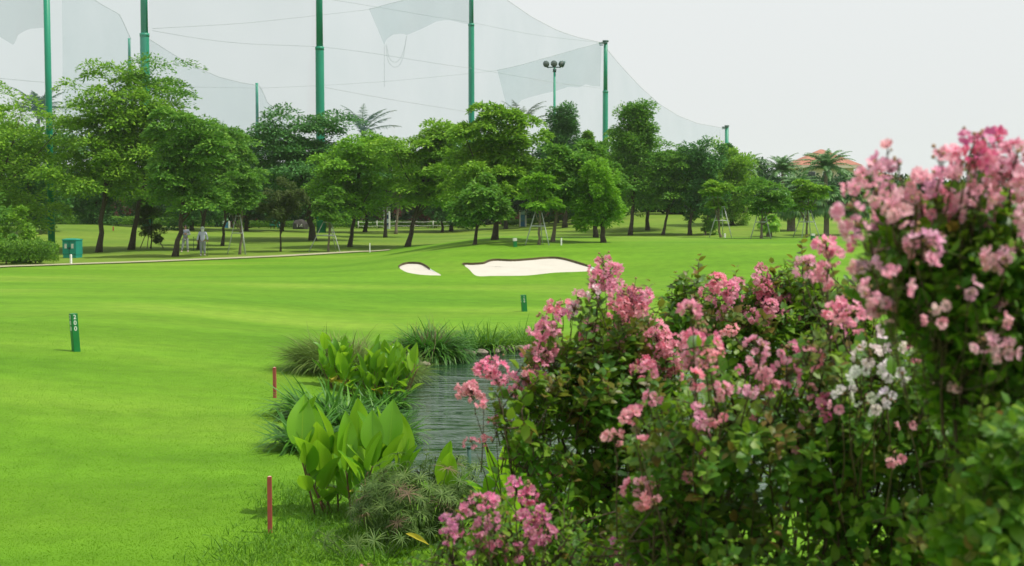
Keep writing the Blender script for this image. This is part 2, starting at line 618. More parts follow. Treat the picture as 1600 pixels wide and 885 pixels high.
xs_mid = axis((-12, 18, .25))
xs = np.array([-v for v in grow(12.3, 700, .5, 1.12)][::-1] + list(xs_mid) + grow(18.2, 700, .5, 1.12))
ys = np.array([-v for v in grow(5, 120, 1.5, 1.3)][::-1] + list(axis((-4, 12, .8), (12, 46, .25), (46, 112, .5))) + grow(112, 950, 1.2, 1.06))
RX = (xs[np.searchsorted(xs, -11.0)], xs[np.searchsorted(xs, 7.5)])
RY = (60.0, 82.0)
X, Y = np.meshgrid(xs, ys)
Z = T(X, Y)
nx, ny = len(xs), len(ys)
ii, jj = np.meshgrid(np.arange(ny - 1), np.arange(nx - 1), indexing='ij')
keep = ~((xs[jj] >= RX[0] - 1e-6) & (xs[jj + 1] <= RX[1] + 1e-6) & (ys[ii] >= RY[0] - 1e-6) & (ys[ii + 1] <= RY[1] + 1e-6))
q = np.stack([ii * nx + jj, ii * nx + jj + 1, (ii + 1) * nx + jj + 1, (ii + 1) * nx + jj], -1)[keep]
gr = Geo()
gr.add(np.stack([X, Y, Z], -1).reshape(-1, 3), q.reshape(-1, 4))
# the patch around the bunkers, cut to their outlines
px_, py_ = np.meshgrid(xs[(xs >= RX[0] - 1e-6) & (xs <= RX[1] + 1e-6)], ys[(ys >= RY[0] - 1e-6) & (ys <= RY[1] + 1e-6)])
pp = np.stack([px_.ravel(), py_.ravel()], -1)
okp = np.ones(len(pp), bool)
for s in SANDS.values():
    okp &= np.abs(poly_dist(pp[:, 0], pp[:, 1], s)) > .1
pp = pp[okp]
cv = [Vector(p) for p in pp]; ce = []
for s in SANDS.values():
    b0 = len(cv)
    cv += [Vector(p) for p in s]
    ce += [(b0 + i, b0 + (i + 1) % len(s)) for i in range(len(s))]
ov, oe, of, *_ = delaunay_2d_cdt(cv, ce, [], 0, 1e-5)
ov = np.array([(v.x, v.y) for v in ov]); of = np.array([f for f in of if len(f) == 3])
cen = ov[of].mean(1)
hole = np.zeros(len(of), bool)
for s in SANDS.values():
    hole |= poly_dist(cen[:, 0], cen[:, 1], s) > 0
gr.add(np.column_stack([ov, T(ov[:, 0], ov[:, 1])]), of[~hole])
ground = gr.build('ground', GRASS, smooth=True)
bm = bmesh.new(); bm.from_mesh(ground.data)
bmesh.ops.remove_doubles(bm, verts=bm.verts, dist=.002)
bmesh.ops.recalc_face_normals(bm, faces=bm.faces)
bm.to_mesh(ground.data); bm.free()
for p in ground.data.polygons: p.use_smooth = True
tag(ground, 'bright green mown golf fairway rolling back to the trees', kind='structure')

PATH_PX = [(-260, 428), (-120, 424), (0, 417.5), (120, 413.5), (240, 409.5), (350, 405), (430, 401.5), (500, 397.5), (560, 394), (610, 391.5)]
path_pts = np.array([G(x, y, 50, 160) for x, y in PATH_PX])
path_xy = np.array([path_pts[i] for i in range(len(path_pts))])[:, :2]
tt = np.linspace(0, len(path_xy) - 1, 160)
pxy = np.column_stack([np.interp(tt, range(len(path_xy)), path_xy[:, k]) for k in (0, 1)])
for _ in range(12):
    pxy[1:-1] = (pxy[:-2] + pxy[1:-1] * 2 + pxy[2:]) / 4
# rough grass lies beyond the path and on the far mounds
co = np.empty(len(ground.data.vertices) * 3); ground.data.vertices.foreach_get('co', co); co = co.reshape(-1, 3)
ypath = np.interp(co[:, 0], pxy[:, 0], pxy[:, 1], left=pxy[0, 1], right=97)
ypath = ypath + 9 * sst(-6, 2, co[:, 0]) * (co[:, 0] > -7)
rough_v = sst(0, 1.5, co[:, 1] - ypath)
at = ground.data.attributes.new('rough', 'FLOAT', 'POINT')
at.data.foreach_set('value', rough_v.astype(np.float32))

nrm = np.gradient(pxy, axis=0); nrm = unit(np.column_stack([-nrm[:, 1], nrm[:, 0]]))
g = Geo()
rows = []
for off in (-.6, -.2, .2, .6):
    p = pxy + nrm * off
    rows.append(np.column_stack([p, T(p[:, 0], p[:, 1]) + .05 + .02 * (abs(off) < .5)]))
Vp = np.stack(rows, 1)
n_ = len(pxy)
a = np.arange(n_ - 1)[:, None] * 4 + np.arange(3)[None]
g.add(Vp.reshape(-1, 3), np.stack([a, a + 1, a + 5, a + 4], -1).reshape(-1, 4))
tag(g.build('path', PATH_MAT, smooth=True), 'pale narrow cart path running past the trees', kind='structure')

for key, s in SANDS.items():
    c0 = s.mean(0)
    dep = .07
    zt = T(s[:, 0], s[:, 1])
    yb = (s[:, 1] - s[:, 1].min()) / np.ptp(s[:, 1])
    # rings from the outline inwards
    edge = zt - dep * sst(.12, .55, yb)
    g = Geo()
    n = len(s)
    rings = []
    fr = np.linspace(0, 1, 9)[:-1]
    for f in fr:
        p = s + (c0 - s) * f
        base = T(p[:, 0], p[:, 1])
        dz = (edge - zt) * (1 - f) + (-.10) * f
        rings.append(np.column_stack([p, base + dz + .004 * rng.normal(size=n) * (f > 0)]))
    V = np.concatenate(rings + [np.array([[c0[0], c0[1], float(T(*c0)) - .10]])])
    fs = []
    for r in range(len(fr) - 1):
        for i in range(n):
            j = (i + 1) % n
            fs.append((r * n + i, r * n + j, (r + 1) * n + j, (r + 1) * n + i))
    last = (len(fr) - 1) * n
    fs += [(last + i, last + (i + 1) % n, len(V) - 1) for i in range(n)]
    g.add(V, fs)
    tag(g.build('bunker_sand', SAND, smooth=True), 'pale sand in the %s bunker cut into the grassy hump' % key, kind='structure')
    g = Geo()
    top = np.column_stack([s, zt + .03]); bot = np.column_stack([s, edge - .03])
    out_ = s + unit(s - c0) * .035
    top2 = np.column_stack([out_, T(out_[:, 0], out_[:, 1]) + .035])
    i = np.arange(n); j = (i + 1) % n
    g.add(np.concatenate([top, bot, top2]), [np.stack([i, j, j + n, i + n], -1)[yb > .5], np.stack([i + 2 * n, j + 2 * n, j, i], -1)[yb > .6]])
    tag(g.build('bunker_lip', EARTH), 'dark earth lip round the %s bunker' % key, kind='structure')

g = Geo()
wx, wy = np.meshgrid(np.linspace(-4, 17, 43), np.linspace(16, 41, 51))
gi = np.arange(50)[:, None] * 43 + np.arange(42)[None]
g.add(np.stack([wx, wy, np.full_like(wx, WATER_Z)], -1).reshape(-1, 3), np.stack([gi, gi + 1, gi + 44, gi + 43], -1).reshape(-1, 4))
tag(g.build('water', WATER, smooth=True), 'rippled dark green pond water with pale sky glints', kind='structure')

# grass blades near the viewer (nobody could count them)
n = 380000
d = 13.0 + 24 * rng.random(n) ** 1.9
pxr = 640 - 1500 * rng.random(n) ** 1.6
bx = (pxr - 800) / F * d
keepb = poly_dist(bx, d, POND) < -.15
bx, d = bx[keepb], d[keepb]
n = len(bx)
pos = np.column_stack([bx, d, T(bx, d) - .004])
D = np.column_stack([rng.normal(size=(n, 2)) * .7, np.ones(n)])
BL = (np.array([(0, .5, 0), (0, -.5, 0), (.55, .3, -.04), (1, 0, -.22), (.55, -.3, -.04)]), [[(0, 2, 3), (0, 3, 4), (0, 4, 1)]])
g = Geo()
g.scatter(BL, pos, D, rdir(n), (.010 + .016 * rng.random(n) ** 2), .0055 + .003 * rng.random(n))
tag(g.build('grass', BLADES), 'short grass blades of the near fairway', 'grass', kind='stuff')

# longer weeds on the bank near the papyrus
n = 5200
pc = np.array([G(x, y, 10, 40) for x, y in [(560, 870), (500, 800), (470, 780), (440, 860), (520, 850), (480, 830), (400, 870), (560, 820), (590, 870), (500, 770)]])
c = pc[rng.integers(0, len(pc), n)]
bx = c[:, 0] + rng.normal(size=n) * .32; d = c[:, 1] + rng.normal(size=n) * .45
pos = np.column_stack([bx, d, T(bx, d) - .01])
D = np.column_stack([rng.normal(size=(n, 2)) * .6, np.ones(n)])
g = Geo()
for k in range(3):
    s_ = slice(k, None, 3)
    m_ = len(pos[s_])
    g.scatter(STRAPS[1 + k], pos[s_], D[s_], rdir(m_), .06 + .14 * rng.random(m_) ** 1.5, .008 + .006 * rng.random(m_))
tag(g.build('weeds', L_HEDGE), 'long unmown grass and weeds on the pond bank', 'weeds', kind='stuff')


# thin even air that fades the far trees
g = Geo()
g.box((0, 440, 16), (1700, 1360, 40))
hm, hn, ho = new_mat('air')
pv = node(hn, 'ShaderNodeVolumePrincipled', Density=HAZE)
pv.inputs['Color'].default_value = (.92, .95, .97, 1)
hn.links.new(pv.outputs[0], ho.inputs['Volume'])
if HAZE > 0:
    tag(g.build('haze', hm), 'thin pale haze over the course', kind='stuff')

# ------------------------------------------------------------------ trees
def crown_geo(center, half, n_clump, leaves, leaf, style, tilt=(0, 0)):
    """Leaf sprays on the domes of several limbs, through an uneven crown volume; returns the leaves and the spray centres."""
    g = Geo()
    cs = []
    c = np.array(center); h = np.array(half)
    P_, D_, N_, L_, W_ = [], [], [], [], []
    spread = style in ('layered', 'feather')
    n_sub = int(np.clip(n_clump // 5, 5, 34)) if spread else int(np.clip(n_clump // 6, 4, 14))
    subs = []
    for k in range(n_sub):
        v = rdir(1)[0]
        if spread:
            v[2] = v[2] * .85 + .12
        r = .22 + .45 * rng.random() ** .7
        p = v * r
        rs = (.36 + .20 * rng.random())
        if style == 'feather':
            p = p * .92; rs += .07
        if style == 'conic':
            z = -.9 + 1.75 * (k + .5) / n_sub
            w = .72 * (1 - (z + .9) / 1.95) ** .8
            a = k * 2.4
            p = np.array([math.cos(a) * w * .62, math.sin(a) * w * .62, z]); rs = .16 + .42 * w
        elif style == 'column':
            p = np.array([rng.normal() * .25, rng.normal() * .25, -.8 + 1.6 * (k + .5) / n_sub]); rs = .5
        elif style == 'round':
            p = v * (.25 + .42 * rng.random()); rs = .42 + .16 * rng.random()
        subs.append((p, rs))
    for k in range(n_clump):
        p0, rs = subs[k % n_sub]
        u = rdir(1)[0]
        if spread:
            u[2] = abs(u[2]) * 1.1 - .2
        else:
            u[2] = u[2] * .8 + .15
        q0 = p0 + u * rs * np.array([1, 1, .55 if spread else .8]) * (.75 + .3 * rng.random())
        p = c + q0 * h
        cs.append(p)
        sz = (.10 + .09 * rng.random()) * (h[0] + h[2]) * .62
        if style == 'layered':
            rad = np.array([sz * 1.55, sz * 1.55, sz * .36])
        elif style == 'feather':
            rad = np.array([sz * 1.3, sz * 1.3, sz * .46])
        else:
            rad = np.array([sz * 1.1, sz * 1.1, sz * .8])
        m = int(leaves * (.6 + .8 * rng.random()))
        q = rdir(m) * (rng.random(m) ** (.45))[:, None]
        if spread:
            q[:, 2] = np.abs(q[:, 2]) * .8 - .7 * (q[:, 0] ** 2 + q[:, 1] ** 2)
        P_.append(p + q * rad)
        outw = unit(q + .6 * u + np.array([0, 0, .2])) + .5 * rng.normal(size=(m, 3))
        outw[:, 2] = outw[:, 2] * .5 - (.22 if spread else .05)
        D_.append(outw)
        N_.append(np.array([0, 0, 1.0]) + .42 * rng.normal(size=(m, 3)) + .3 * q + .35 * u)
        L_.append(leaf * (.7 + .6 * rng.random(m))); W_.append(leaf * (.42 + .25 * rng.random(m)))
    PP_ = np.concatenate(P_); cs = np.array(cs)
    for ax in (0, 1, 2):                       # fill the crown's real width and height
        lo, hi = np.quantile(PP_[:, ax], [.002, .998] if style == 'conic' else [.018, .982])
        k_ = 2 * h[ax] / (hi - lo); m_ = (lo + hi) / 2
        PP_[:, ax] = (PP_[:, ax] - m_) * k_ + c[ax]; cs[:, ax] = (cs[:, ax] - m_) * k_ + c[ax]
    g.scatter(LEAF4, PP_, np.concatenate(D_), np.concatenate(N_), np.concatenate(L_), np.concatenate(W_))
    return g, cs


def wood_geo(base, crown_c, half, cs, r0, lean=0, fork=.35, n_limb=9):
    g = Geo()
    base = np.array(base); top = np.array(crown_c) + np.array([0, 0, half[2] * .35])
    mid = (base + top) / 2 + np.array([lean + rng.normal() * .12, rng.normal() * .15, 0])
    tr = bez(base - [0, 0, .15], mid, top, 14)
    tr[2:-1, :2] += rng.normal(size=(11, 2)) * r0 * .22
    r0 = r0 * .85
    rr = r0 * (1 - .8 * np.linspace(0, 1, 14) ** 1.1)
    rr[0] *= 1.55; rr[1] *= 1.18
    g.tube(tr, rr, 8)
    for p in cs[rng.permutation(len(cs))[:n_limb]]:
        i = rng.integers(int(14 * fork), 11)
        s = tr[i]
        m = (s + p) / 2 + np.array([0, 0, -.12 * np.linalg.norm(p - s)]) + rng.normal(size=3) * .1
        m[2] = max(m[2], s[2] + .1)
        g.tube(bez(s, m, p, 7), rr[i] * np.linspace(.62, .12, 7), 5)
    return g


def tree(name, label, bp, box, style, mat, group, n_clump=44, leaves=150, leaf=.27, r0=.2, lean=0, bark=None, d=None, ybase=None, fork=.35, stakes=0, depth=.85):
    """bp: pixel of the foot of the trunk; box: left, right, top, bottom of the crown in the photograph."""
    b = G(bp[0], bp[1], 40, 250) if d is None else None
    if d is not None:
        xx = (bp[0] - 800) / F * d
        b = np.array([xx, d, float(T(xx, d))])
    dd = b[1]
    l, r_, t, bo = box
    tl, br = P(l, t, dd), P(r_, bo, dd)
    c = np.array([(tl[0] + br[0]) / 2, dd, (tl[2] + br[2]) / 2])
    h = np.array([abs(br[0] - tl[0]) / 2, abs(br[0] - tl[0]) / 2 * depth, abs(tl[2] - br[2]) / 2])
    root = thing(name, b, label, 'tree', group)
    if n_clump > 8:
        cg, cs = crown_geo(c, h, int(n_clump * 2.2), int(leaves * 1.25), leaf * .92, style)
    else:
        cg, cs = crown_geo(c, h, n_clump, leaves, leaf, style)
    wood_geo(b, c, h, cs, r0, lean, fork, min(len(cs), 10)).build('trunk', bark or BARK, root, True)
    cg.build('crown', mat, root)
    return root, b, c, h


def support_frame(b, topz, spread, label, n=4):
    root = thing('tree_support', b, label, 'tree support', 'pipe frames propping up the young trees')
    ring = []
    for k in range(n):
        a = math.pi / n + k * 2 * math.pi / n + .25
        foot = b + np.array([math.cos(a) * spread, math.sin(a) * spread, 0]); foot[2] = float(T(foot[0], foot[1])) - .05
        head = np.array([b[0] + math.cos(a) * spread * .22, b[1] + math.sin(a) * spread * .22, topz])
        g = Geo(); g.tube([foot, (foot + head) / 2, head], .027, 7); g.build('pole', GALV, root, True)
        ring.append((foot, head))
    for f in (.55, .97):
        g = Geo()
        pts = [a_ + (h_ - a_) * f for a_, h_ in ring]
        for i in range(n):
            g.tube([pts[i], (pts[i] + pts[(i + 1) % n]) / 2, pts[(i + 1) % n]], .028, 6)
        g.build('crossbar', GALV, root, True)
    return root


TG = 'trees lining the far side of the fairway'
tree('shade_tree', 'broad leafy tree cut off by the picture edge beside the tall green pole', (-6, 392), (-110, 100, 143, 345), 'layered', L_BRIGHT, TG, 50, 150, r0=.24)
tree('shade_tree', 'tall bright green domed tree right of the green cabinet', (154, 394.5), (86, 258, 114, 300), 'feather', L_BRIGHT, TG, 62, 170, r0=.21)
tree('shade_tree', 'tall tree with pole top behind it, second trunk right of the green cabinet', (204.5, 390.5), (168, 330, 106, 312), 'layered', L_MID, TG, 52, 150, r0=.22)
tree('shade_tree', 'spreading tree whose dark trunk stands left of the two people', (273, 401), (236, 350, 180, 322), 'layered', L_MID, TG, 42, 150, r0=.19)
tree('leaning_tree', 'leaning tree whose trunk slants between the two people', (311, 390.5), (282, 398, 203, 312), 'layered', L_MID, TG, 40, 140, r0=.18, lean=-.3)
tree('slim_tree', 'slim dark trunk with low crown beside the left blue panel', (347, 384.6), (318, 394, 228, 310), 'layered', L_MID, TG, 26, 130, r0=.13)
tree('young_tree', 'wispy olive young tree propped by thin sticks near the cabinet', (235, 388.6), (210, 258, 293, 378), 'conic', L_OLIVE, TG, 20, 90, .2, r0=.06)
tree('young_tree', 'thin olive sapling with a bare straight stem before the green boxes', (438.6, 393.7), (408, 476, 284, 342), 'round', L_OLIVE, TG, 22, 120, .2, r0=.07)
tree('umbrella_tree', 'wide dark green umbrella tree below the thick pole', (489, 376), (372, 578, 184, 325), 'layered', L_DEEP, TG, 70, 170, .3, r0=.30)
tree('shade_tree', 'vivid green round tree in front of the dark umbrella tree', (546, 386), (498, 630, 218, 330), 'feather', L_LIME, TG, 56, 150, r0=.17)
tree('slim_tree', 'tree with dark trunk in front of the striped navy panel', (602, 371.5), (555, 660, 236, 303), 'layered', L_MID, TG, 30, 140, r0=.17)
tree('slim_tree', 'thin forked tree with leafy sprouts on its stem beside the navy panel', (618, 366), (596, 658, 250, 300), 'round', L_MID, TG, 24, 130, r0=.15, bark=BARK_PALE)
tree('shade_tree', 'layered yellow green tree left of the pole with the bunkers before it', (636, 386), (600, 740, 198, 316), 'layered', L_BRIGHT, TG, 56, 150, r0=.19)
tree('small_tree', 'small dense dark tree standing on a grassy ring', (691, 363.6), (652, 732, 285, 352), 'round', L_DEEP, TG, 26, 130, r0=.16)
tree('small_tree', 'small low tree between the yellow green tree and the tall feathery tree', (741, 382.6), (708, 792, 278, 348), 'feather', L_MID, TG, 24, 130, r0=.12)
tree('shade_tree', 'tall feathery pale green tree covering the foot of the fourth tall pole', (772.5, 375), (708, 852, 174, 308), 'feather', L_BRIGHT, TG, 64, 150, r0=.20)
tree('slim_tree', 'loose light tree with slanting branches behind the staked bright sapling', (863, 378), (834, 936, 234, 322), 'feather', L_MID, TG, 34, 120, r0=.13, bark=BARK_PALE)
tree('conical_tree', 'tall dark conical tree below the floodlight mast', (882.6, 356), (838, 920, 164, 315), 'conic', L_DEEP, TG, 52, 150, r0=.24)
tree('round_tree', 'neat oval bright green tree alone at the edge of the fairway', (942.7, 379.4), (903, 966, 260, 350), 'round', L_LIME, TG, 40, 160, .2, r0=.17)
tree('slim_tree', 'dark tree hidden behind the neat oval tree', (931, 371.5), (892, 972, 228, 322), 'feather', L_MID, TG, 34, 130, r0=.17)
tree('conical_tree', 'tallest spire topped tree right of the fifth tall pole', (984.5, 368), (944, 1046, 160, 325), 'conic', L_MID, TG, 56, 150, r0=.19)
tree('shade_tree', 'broad tree behind the spire topped tree with ragged right edge', (1012, 360), (952, 1064, 208, 322), 'layered', L_MID, TG, 46, 140, r0=.2)
tree('leaning_tree', 'leaning trunk tree with airy olive green crown right of the spire topped tree', (1035, 367.4), (1010, 1088, 240, 325), 'feather', L_MID, TG, 34, 130, r0=.14, lean=.35)
tree('shade_tree', 'dense upright dark tree left of the last tall pole', (1077.5, 367.5), (1052, 1128, 230, 335), 'round', L_DEEP, TG, 42, 150, r0=.19)
tree('slim_tree', 'narrow column of leaves clinging to a pale stem', (1101, 367.7), (1092, 1119, 285, 366), 'column', L_MID, TG, 18, 120, .18, r0=.08, bark=BARK_PALE)
tree('round_tree', 'big rounded yellow green tree under the last tall pole', (1145, 352), (1102, 1176, 238, 345), 'round', L_BRIGHT, TG, 44, 160, r0=.2)

SG = 'young staked trees along the fairway edge'
for label, foot, box, mat, ft, spread, slab in [
    ('staked sapling with reddish tinted crown nearest the two people', (374, 398), (350, 402, 272, 330), L_MID, 336, .72, 'grey pipe frame round the sapling nearest the two people'),
    ('staked sapling with scant crown in front of the dark umbrella tree', (513, 393.7), (494, 540, 296, 345), L_MID, 346, 1.25, 'wide grey pipe frame round the scant sapling before the umbrella tree'),
    ('staked bright sapling with flat crown behind the large bunker', (842, 382.6), (817, 871, 276, 326), L_LIME, 328, .75, 'grey pipe frame round the flat crowned sapling behind the large bunker'),
    ('staked sapling with small tidy crown beside the rounded yellow green tree', (1127, 371.5), (1102, 1142, 286, 324), L_BRIGHT, 322, .8, 'grey pipe frame beside the rounded yellow green tree'),
    ('staked sapling with wide flat crown behind the short fan palm', (1189.6, 373), (1163, 1228, 282, 332), L_MID, 325, .7, 'grey pipe frame beside the short fan palm'),
    ('staked sapling between the two fan palms with tall pale frame', (1260, 371.5), (1238, 1288, 284, 326), L_BRIGHT, 326, .85, 'tall pale pipe frame between the two fan palms'),
]:
    r_, b, c, h = tree('staked_sapling', label, foot, box, 'layered', mat, SG, 22, 120, .2, r0=.09, bark=BARK_PALE)
    support_frame(b, P(foot[0], ft, b[1])[2], spread, slab, 3 if foot[0] < 1200 else 4)

# sticks that prop the wispy tree
b = G(235, 388.6, 40, 200)
root = thing('tree_support', b, 'three thin brown sticks propping the wispy olive tree', 'tree support', 'pipe frames propping up the young trees')
for a in (.3, 2.6, 4.6):
    g = Geo(); f = b + np.array([math.cos(a) * .9, math.sin(a) * .5, -.03]); t = b + np.array([math.cos(a) * .05, 0, 1.6])
    g.tube([f, (f + t) / 2, t], .03, 6); g.build('stick', BARK_PALE, root, True)

# trees further back that close the skyline
BG = 'dark trees standing behind the front row'
for label, x, dd, box, style, mat in [
    ('dark tree behind the tall pole at the far left', 40, 112, (-20, 110, 205, 345), 'round', L_DEEP),
    ('dark tree filling the gap behind the bright domed tree', 150, 128, (95, 225, 215, 345), 'round', L_DEEP),
    ('dark tree behind the two people', 300, 126, (235, 350, 225, 345), 'round', L_DEEP),
    ('dark tree behind the left blue panel', 385, 132, (330, 440, 225, 340), 'layered', L_WOOD),
    ('dark tree behind the green notice boxes', 440, 138, (395, 500, 230, 335), 'layered', L_WOOD),
    ('dark tree below the coconut palm fronds', 570, 136, (520, 640, 222, 335), 'round', L_DEEP),
    ('dark tree in the gap left of the fourth tall pole', 705, 138, (665, 745, 218, 330), 'round', L_DEEP),
    ('dark tree behind the tall feathery tree', 790, 140, (740, 850, 222, 330), 'round', L_WOOD),
    ('shaded tree behind the floodlight mast', 870, 145, (830, 925, 228, 330), 'round', L_DEEP),
    ('slim pointed cypress beside the fifth tall pole', 918, 140, (908, 931, 208, 300), 'conic', L_BRIGHT),
    ('pale rounded tree behind the neat oval tree', 930, 138, (888, 985, 228, 320), 'feather', L_BRIGHT),
    ('dark tree behind the leaning trunk tree', 1050, 145, (1005, 1100, 240, 335), 'round', L_WOOD),
    ('pointed dark tree hiding the foot of the last tall pole', 1138, 150, (1122, 1155, 228, 320), 'conic', L_DEEP),
    ('dark leafy tree between the yellow green tree and the date palms', 1185, 160, (1160, 1235, 262, 350), 'round', L_WOOD),
]:
    tree('background_tree', label, (x, 0), box, style, mat, BG, 36, 150, .36, r0=.2, d=dd)

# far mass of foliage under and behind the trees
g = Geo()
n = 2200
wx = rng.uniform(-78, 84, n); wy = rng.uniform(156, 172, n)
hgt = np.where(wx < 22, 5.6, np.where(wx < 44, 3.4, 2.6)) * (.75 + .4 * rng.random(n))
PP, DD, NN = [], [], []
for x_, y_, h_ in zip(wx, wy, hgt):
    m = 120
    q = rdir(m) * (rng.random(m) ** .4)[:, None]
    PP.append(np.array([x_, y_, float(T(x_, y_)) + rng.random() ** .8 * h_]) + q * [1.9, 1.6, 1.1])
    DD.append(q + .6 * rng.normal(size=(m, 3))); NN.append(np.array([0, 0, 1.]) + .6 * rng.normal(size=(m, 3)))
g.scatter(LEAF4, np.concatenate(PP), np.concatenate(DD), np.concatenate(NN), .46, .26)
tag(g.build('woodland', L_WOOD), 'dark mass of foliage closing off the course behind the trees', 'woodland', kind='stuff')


def bush(name, label, c, half, mat, group=None, n_clump=16, leaves=110, leaf=.2, style='round', cat='bush', stems=4):
    b = np.array([c[0], c[1], float(T(c[0], c[1]))])
    root = thing(name, b, label, cat, group)
    cg, cs = crown_geo(b + np.array([0, 0, half[2]]), np.array(half) * .88, n_clump, leaves, leaf, style)
    cg.build('foliage', mat, root)
    g = Geo()
    p = cs[0]
    g.tube(bez(b - [0, 0, .05], (b + p) / 2 + [0, 0, .2], p, 5), np.linspace(.05, .015, 5), 5)
    g.build('stem', BARK_PALE, root, True)
    return root


RGp = 'dark red shrubs along the hedge'
for px, py, w, hh, lab in [(172, 352, 3.2, 3.0, 'purple red shrub behind the second trunk from the cabinet'), (296, 352, 2.6, 2.2, 'dusky red shrub just behind the two people'),
                           (378, 350, 2.6, 3.2, 'crimson shrub right of the left blue panel'), (407, 352, 2.6, 2.4, 'dull red shrub left of the green notice boxes'),
                           (572, 350, 2.2, 3.0, 'red shrub left of the striped navy panel'), (590, 350, 1.6, 3.2, 'tall pinkish red shrub closest to the striped navy panel'),
                           (645, 350, 3.2, 3.4, 'purple brown shrub right of the striped navy panel'), (672, 350, 2.6, 2.8, 'red shrub left of the small dense dark tree'),
                           (795, 350, 2.2, 2.8, 'pinkish shrub left of the pale blue panel'), (866, 350, 1.6, 3.0, 'small red shrub right of the pale blue panel')]:
    x_ = (px - 800) / F * 150
    bush('red_shrub', lab, (x_, 150 + rng.normal()), (w * .62, w * .5, hh * .5), L_RED, RGp, 12, 90, .26, cat='shrub')

# bushes behind the near hedge at the far left
HG = 'bushes behind the clipped hedge'
for px, dd, w, hh, mat, lab in [(-18, 80, 2.6, 4.0, L_MID, 'dark leafy bush at the picture edge behind the clipped hedge'), (28, 79, 1.7, 3.1, L_BRIGHT, 'tall light green bush with a thin pale stem behind the clipped hedge'),
                                (55, 77, 1.3, 1.4, L_HEDGE, 'low rounded bush at the foot of the tall green pole'), (8, 76, 1.5, 1.6, L_MID, 'low dark bush just behind the clipped hedge')]:
    bush('garden_bush', lab, ((px - 800) / F * dd, dd), (w * .6, w * .55, hh * .5), mat, HG, 22, 110, .2)


def hedge(label, pts, width, height, mat, n, leaf):
    """A clipped hedge along a line."""
    pts = np.array(pts, float)
    b = np.array([*pts.mean(0), 0]); b[2] = float(T(b[0], b[1]))
    root = thing('clipped_hedge', b, label, 'hedge')
    seg = np.linalg.norm(np.diff(pts, axis=0), axis=1); cum = np.concatenate([[0], np.cumsum(seg)])
    t = rng.random(n) * cum[-1]
    p = np.column_stack([np.interp(t, cum, pts[:, k]) for k in (0, 1)])
    tan = unit(np.column_stack([np.interp(t + .3, cum, pts[:, k]) - np.interp(t - .3, cum, pts[:, k]) for k in (0, 1)]))
    nr = np.column_stack([-tan[:, 1], tan[:, 0]])
    # points on a rounded-box section, some inside
    a = rng.uniform(-.15 * math.pi, 1.15 * math.pi, n)
    ex = 3.2
    cx = np.sign(np.cos(a)) * np.abs(np.cos(a)) ** (2 / ex); cz = np.sign(np.sin(a)) * np.abs(np.sin(a)) ** (2 / ex)
    r = 1 - .35 * rng.random(n) ** 1.6 + .07 * np.sin(t * 2.1) * np.sin(t * .83 + a * 2) + .08 * rng.normal(size=n)
    u = cx * r * width / 2; z = height * (.5 + .5 * cz * r)
    q = p + nr * u[:, None]
    endf = np.minimum(t, cum[-1] - t)
    z = np.where(endf < .3, z * (.85 + .5 * endf), z)
    pos = np.column_stack([q, T(q[:, 0], q[:, 1]) + np.maximum(z, .02)])
    no = np.column_stack([nr * cx[:, None], cz]) + .5 * rng.normal(size=(n, 3))
    D = np.cross(no, rng.normal(size=(n, 3))); D[:, 2] += .4
    g = Geo(); g.scatter(LEAF4, pos, D, no, leaf * (.7 + .6 * rng.random(n)), leaf * (.5 + .25 * rng.random(n)))
    g.build('foliage', mat, root)
    return root


b1 = G(96, 414.5, 40, 120)
hedge('thick clipped hedge in the near left corner before the tall green pole', [(b1[0] - 10, b1[1] - 1.2), (b1[0] - 4, b1[1] - .2), (b1[0] - .4, b1[1] + .6)], 1.7, 1.22, L_HEDGE, 15000, .12)
hedge('long low clipped hedge behind the bright domed tree', [((92 - 800) / F * 134, 134), ((200 - 800) / F * 140, 140), ((330 - 800) / F * 146, 146)], 1.4, .9, L_HEDGE, 9000, .17)
hedge('long low clipped hedge behind the blue and navy panels', [((366 - 800) / F * 148, 148), ((560 - 800) / F * 149, 149), ((722 - 800) / F * 150, 150)], 1.3, .75, L_HEDGE, 10000, .17)
hedge('low loose hedge by the pale blue panel', [((785 - 800) / F * 147, 147), ((860 - 800) / F * 147, 147), ((935 - 800) / F * 148, 148)], 1.3, .6, L_HEDGE, 6000, .17)


# ------------------------------------------------------------------ palms
def frond(g, base, az, el, length, droop, leaflet, wid, n=34):
    d0 = np.array([math.cos(az) * math.cos(el), math.sin(az) * math.cos(el), math.sin(el)])
    p0 = np.array(base); p1 = p0 + d0 * length * .55
    p2 = p0 + np.array([math.cos(az), math.sin(az), 0]) * length * math.cos(el * .6) * .9 + np.array([0, 0, length * (math.sin(el) - droop)])
    r = bez(p0, p1, p2, n)
    g.tube(r[::3], np.linspace(.05, .012, len(r[::3])), 4)
    tan = unit(np.gradient(r, axis=0))
    side = unit(np.cross(tan, [0, 0, 1.0])); up = np.cross(side, tan)
    for s_ in (-1, 1):
        t = np.linspace(.12, 1, n)
        L = leaflet * np.sin(np.clip(t * 1.05, 0, 1) * math.pi * .86 + .25) + .05
        D = side * s_ + tan * .75 + up * .25 - np.array([0, 0, .25]) + .12 * rng.normal(size=(n, 3))
        g.scatter(STRAPS[1], r, D, up + .3 * rng.normal(size=(n, 3)), L, wid * 1.6)


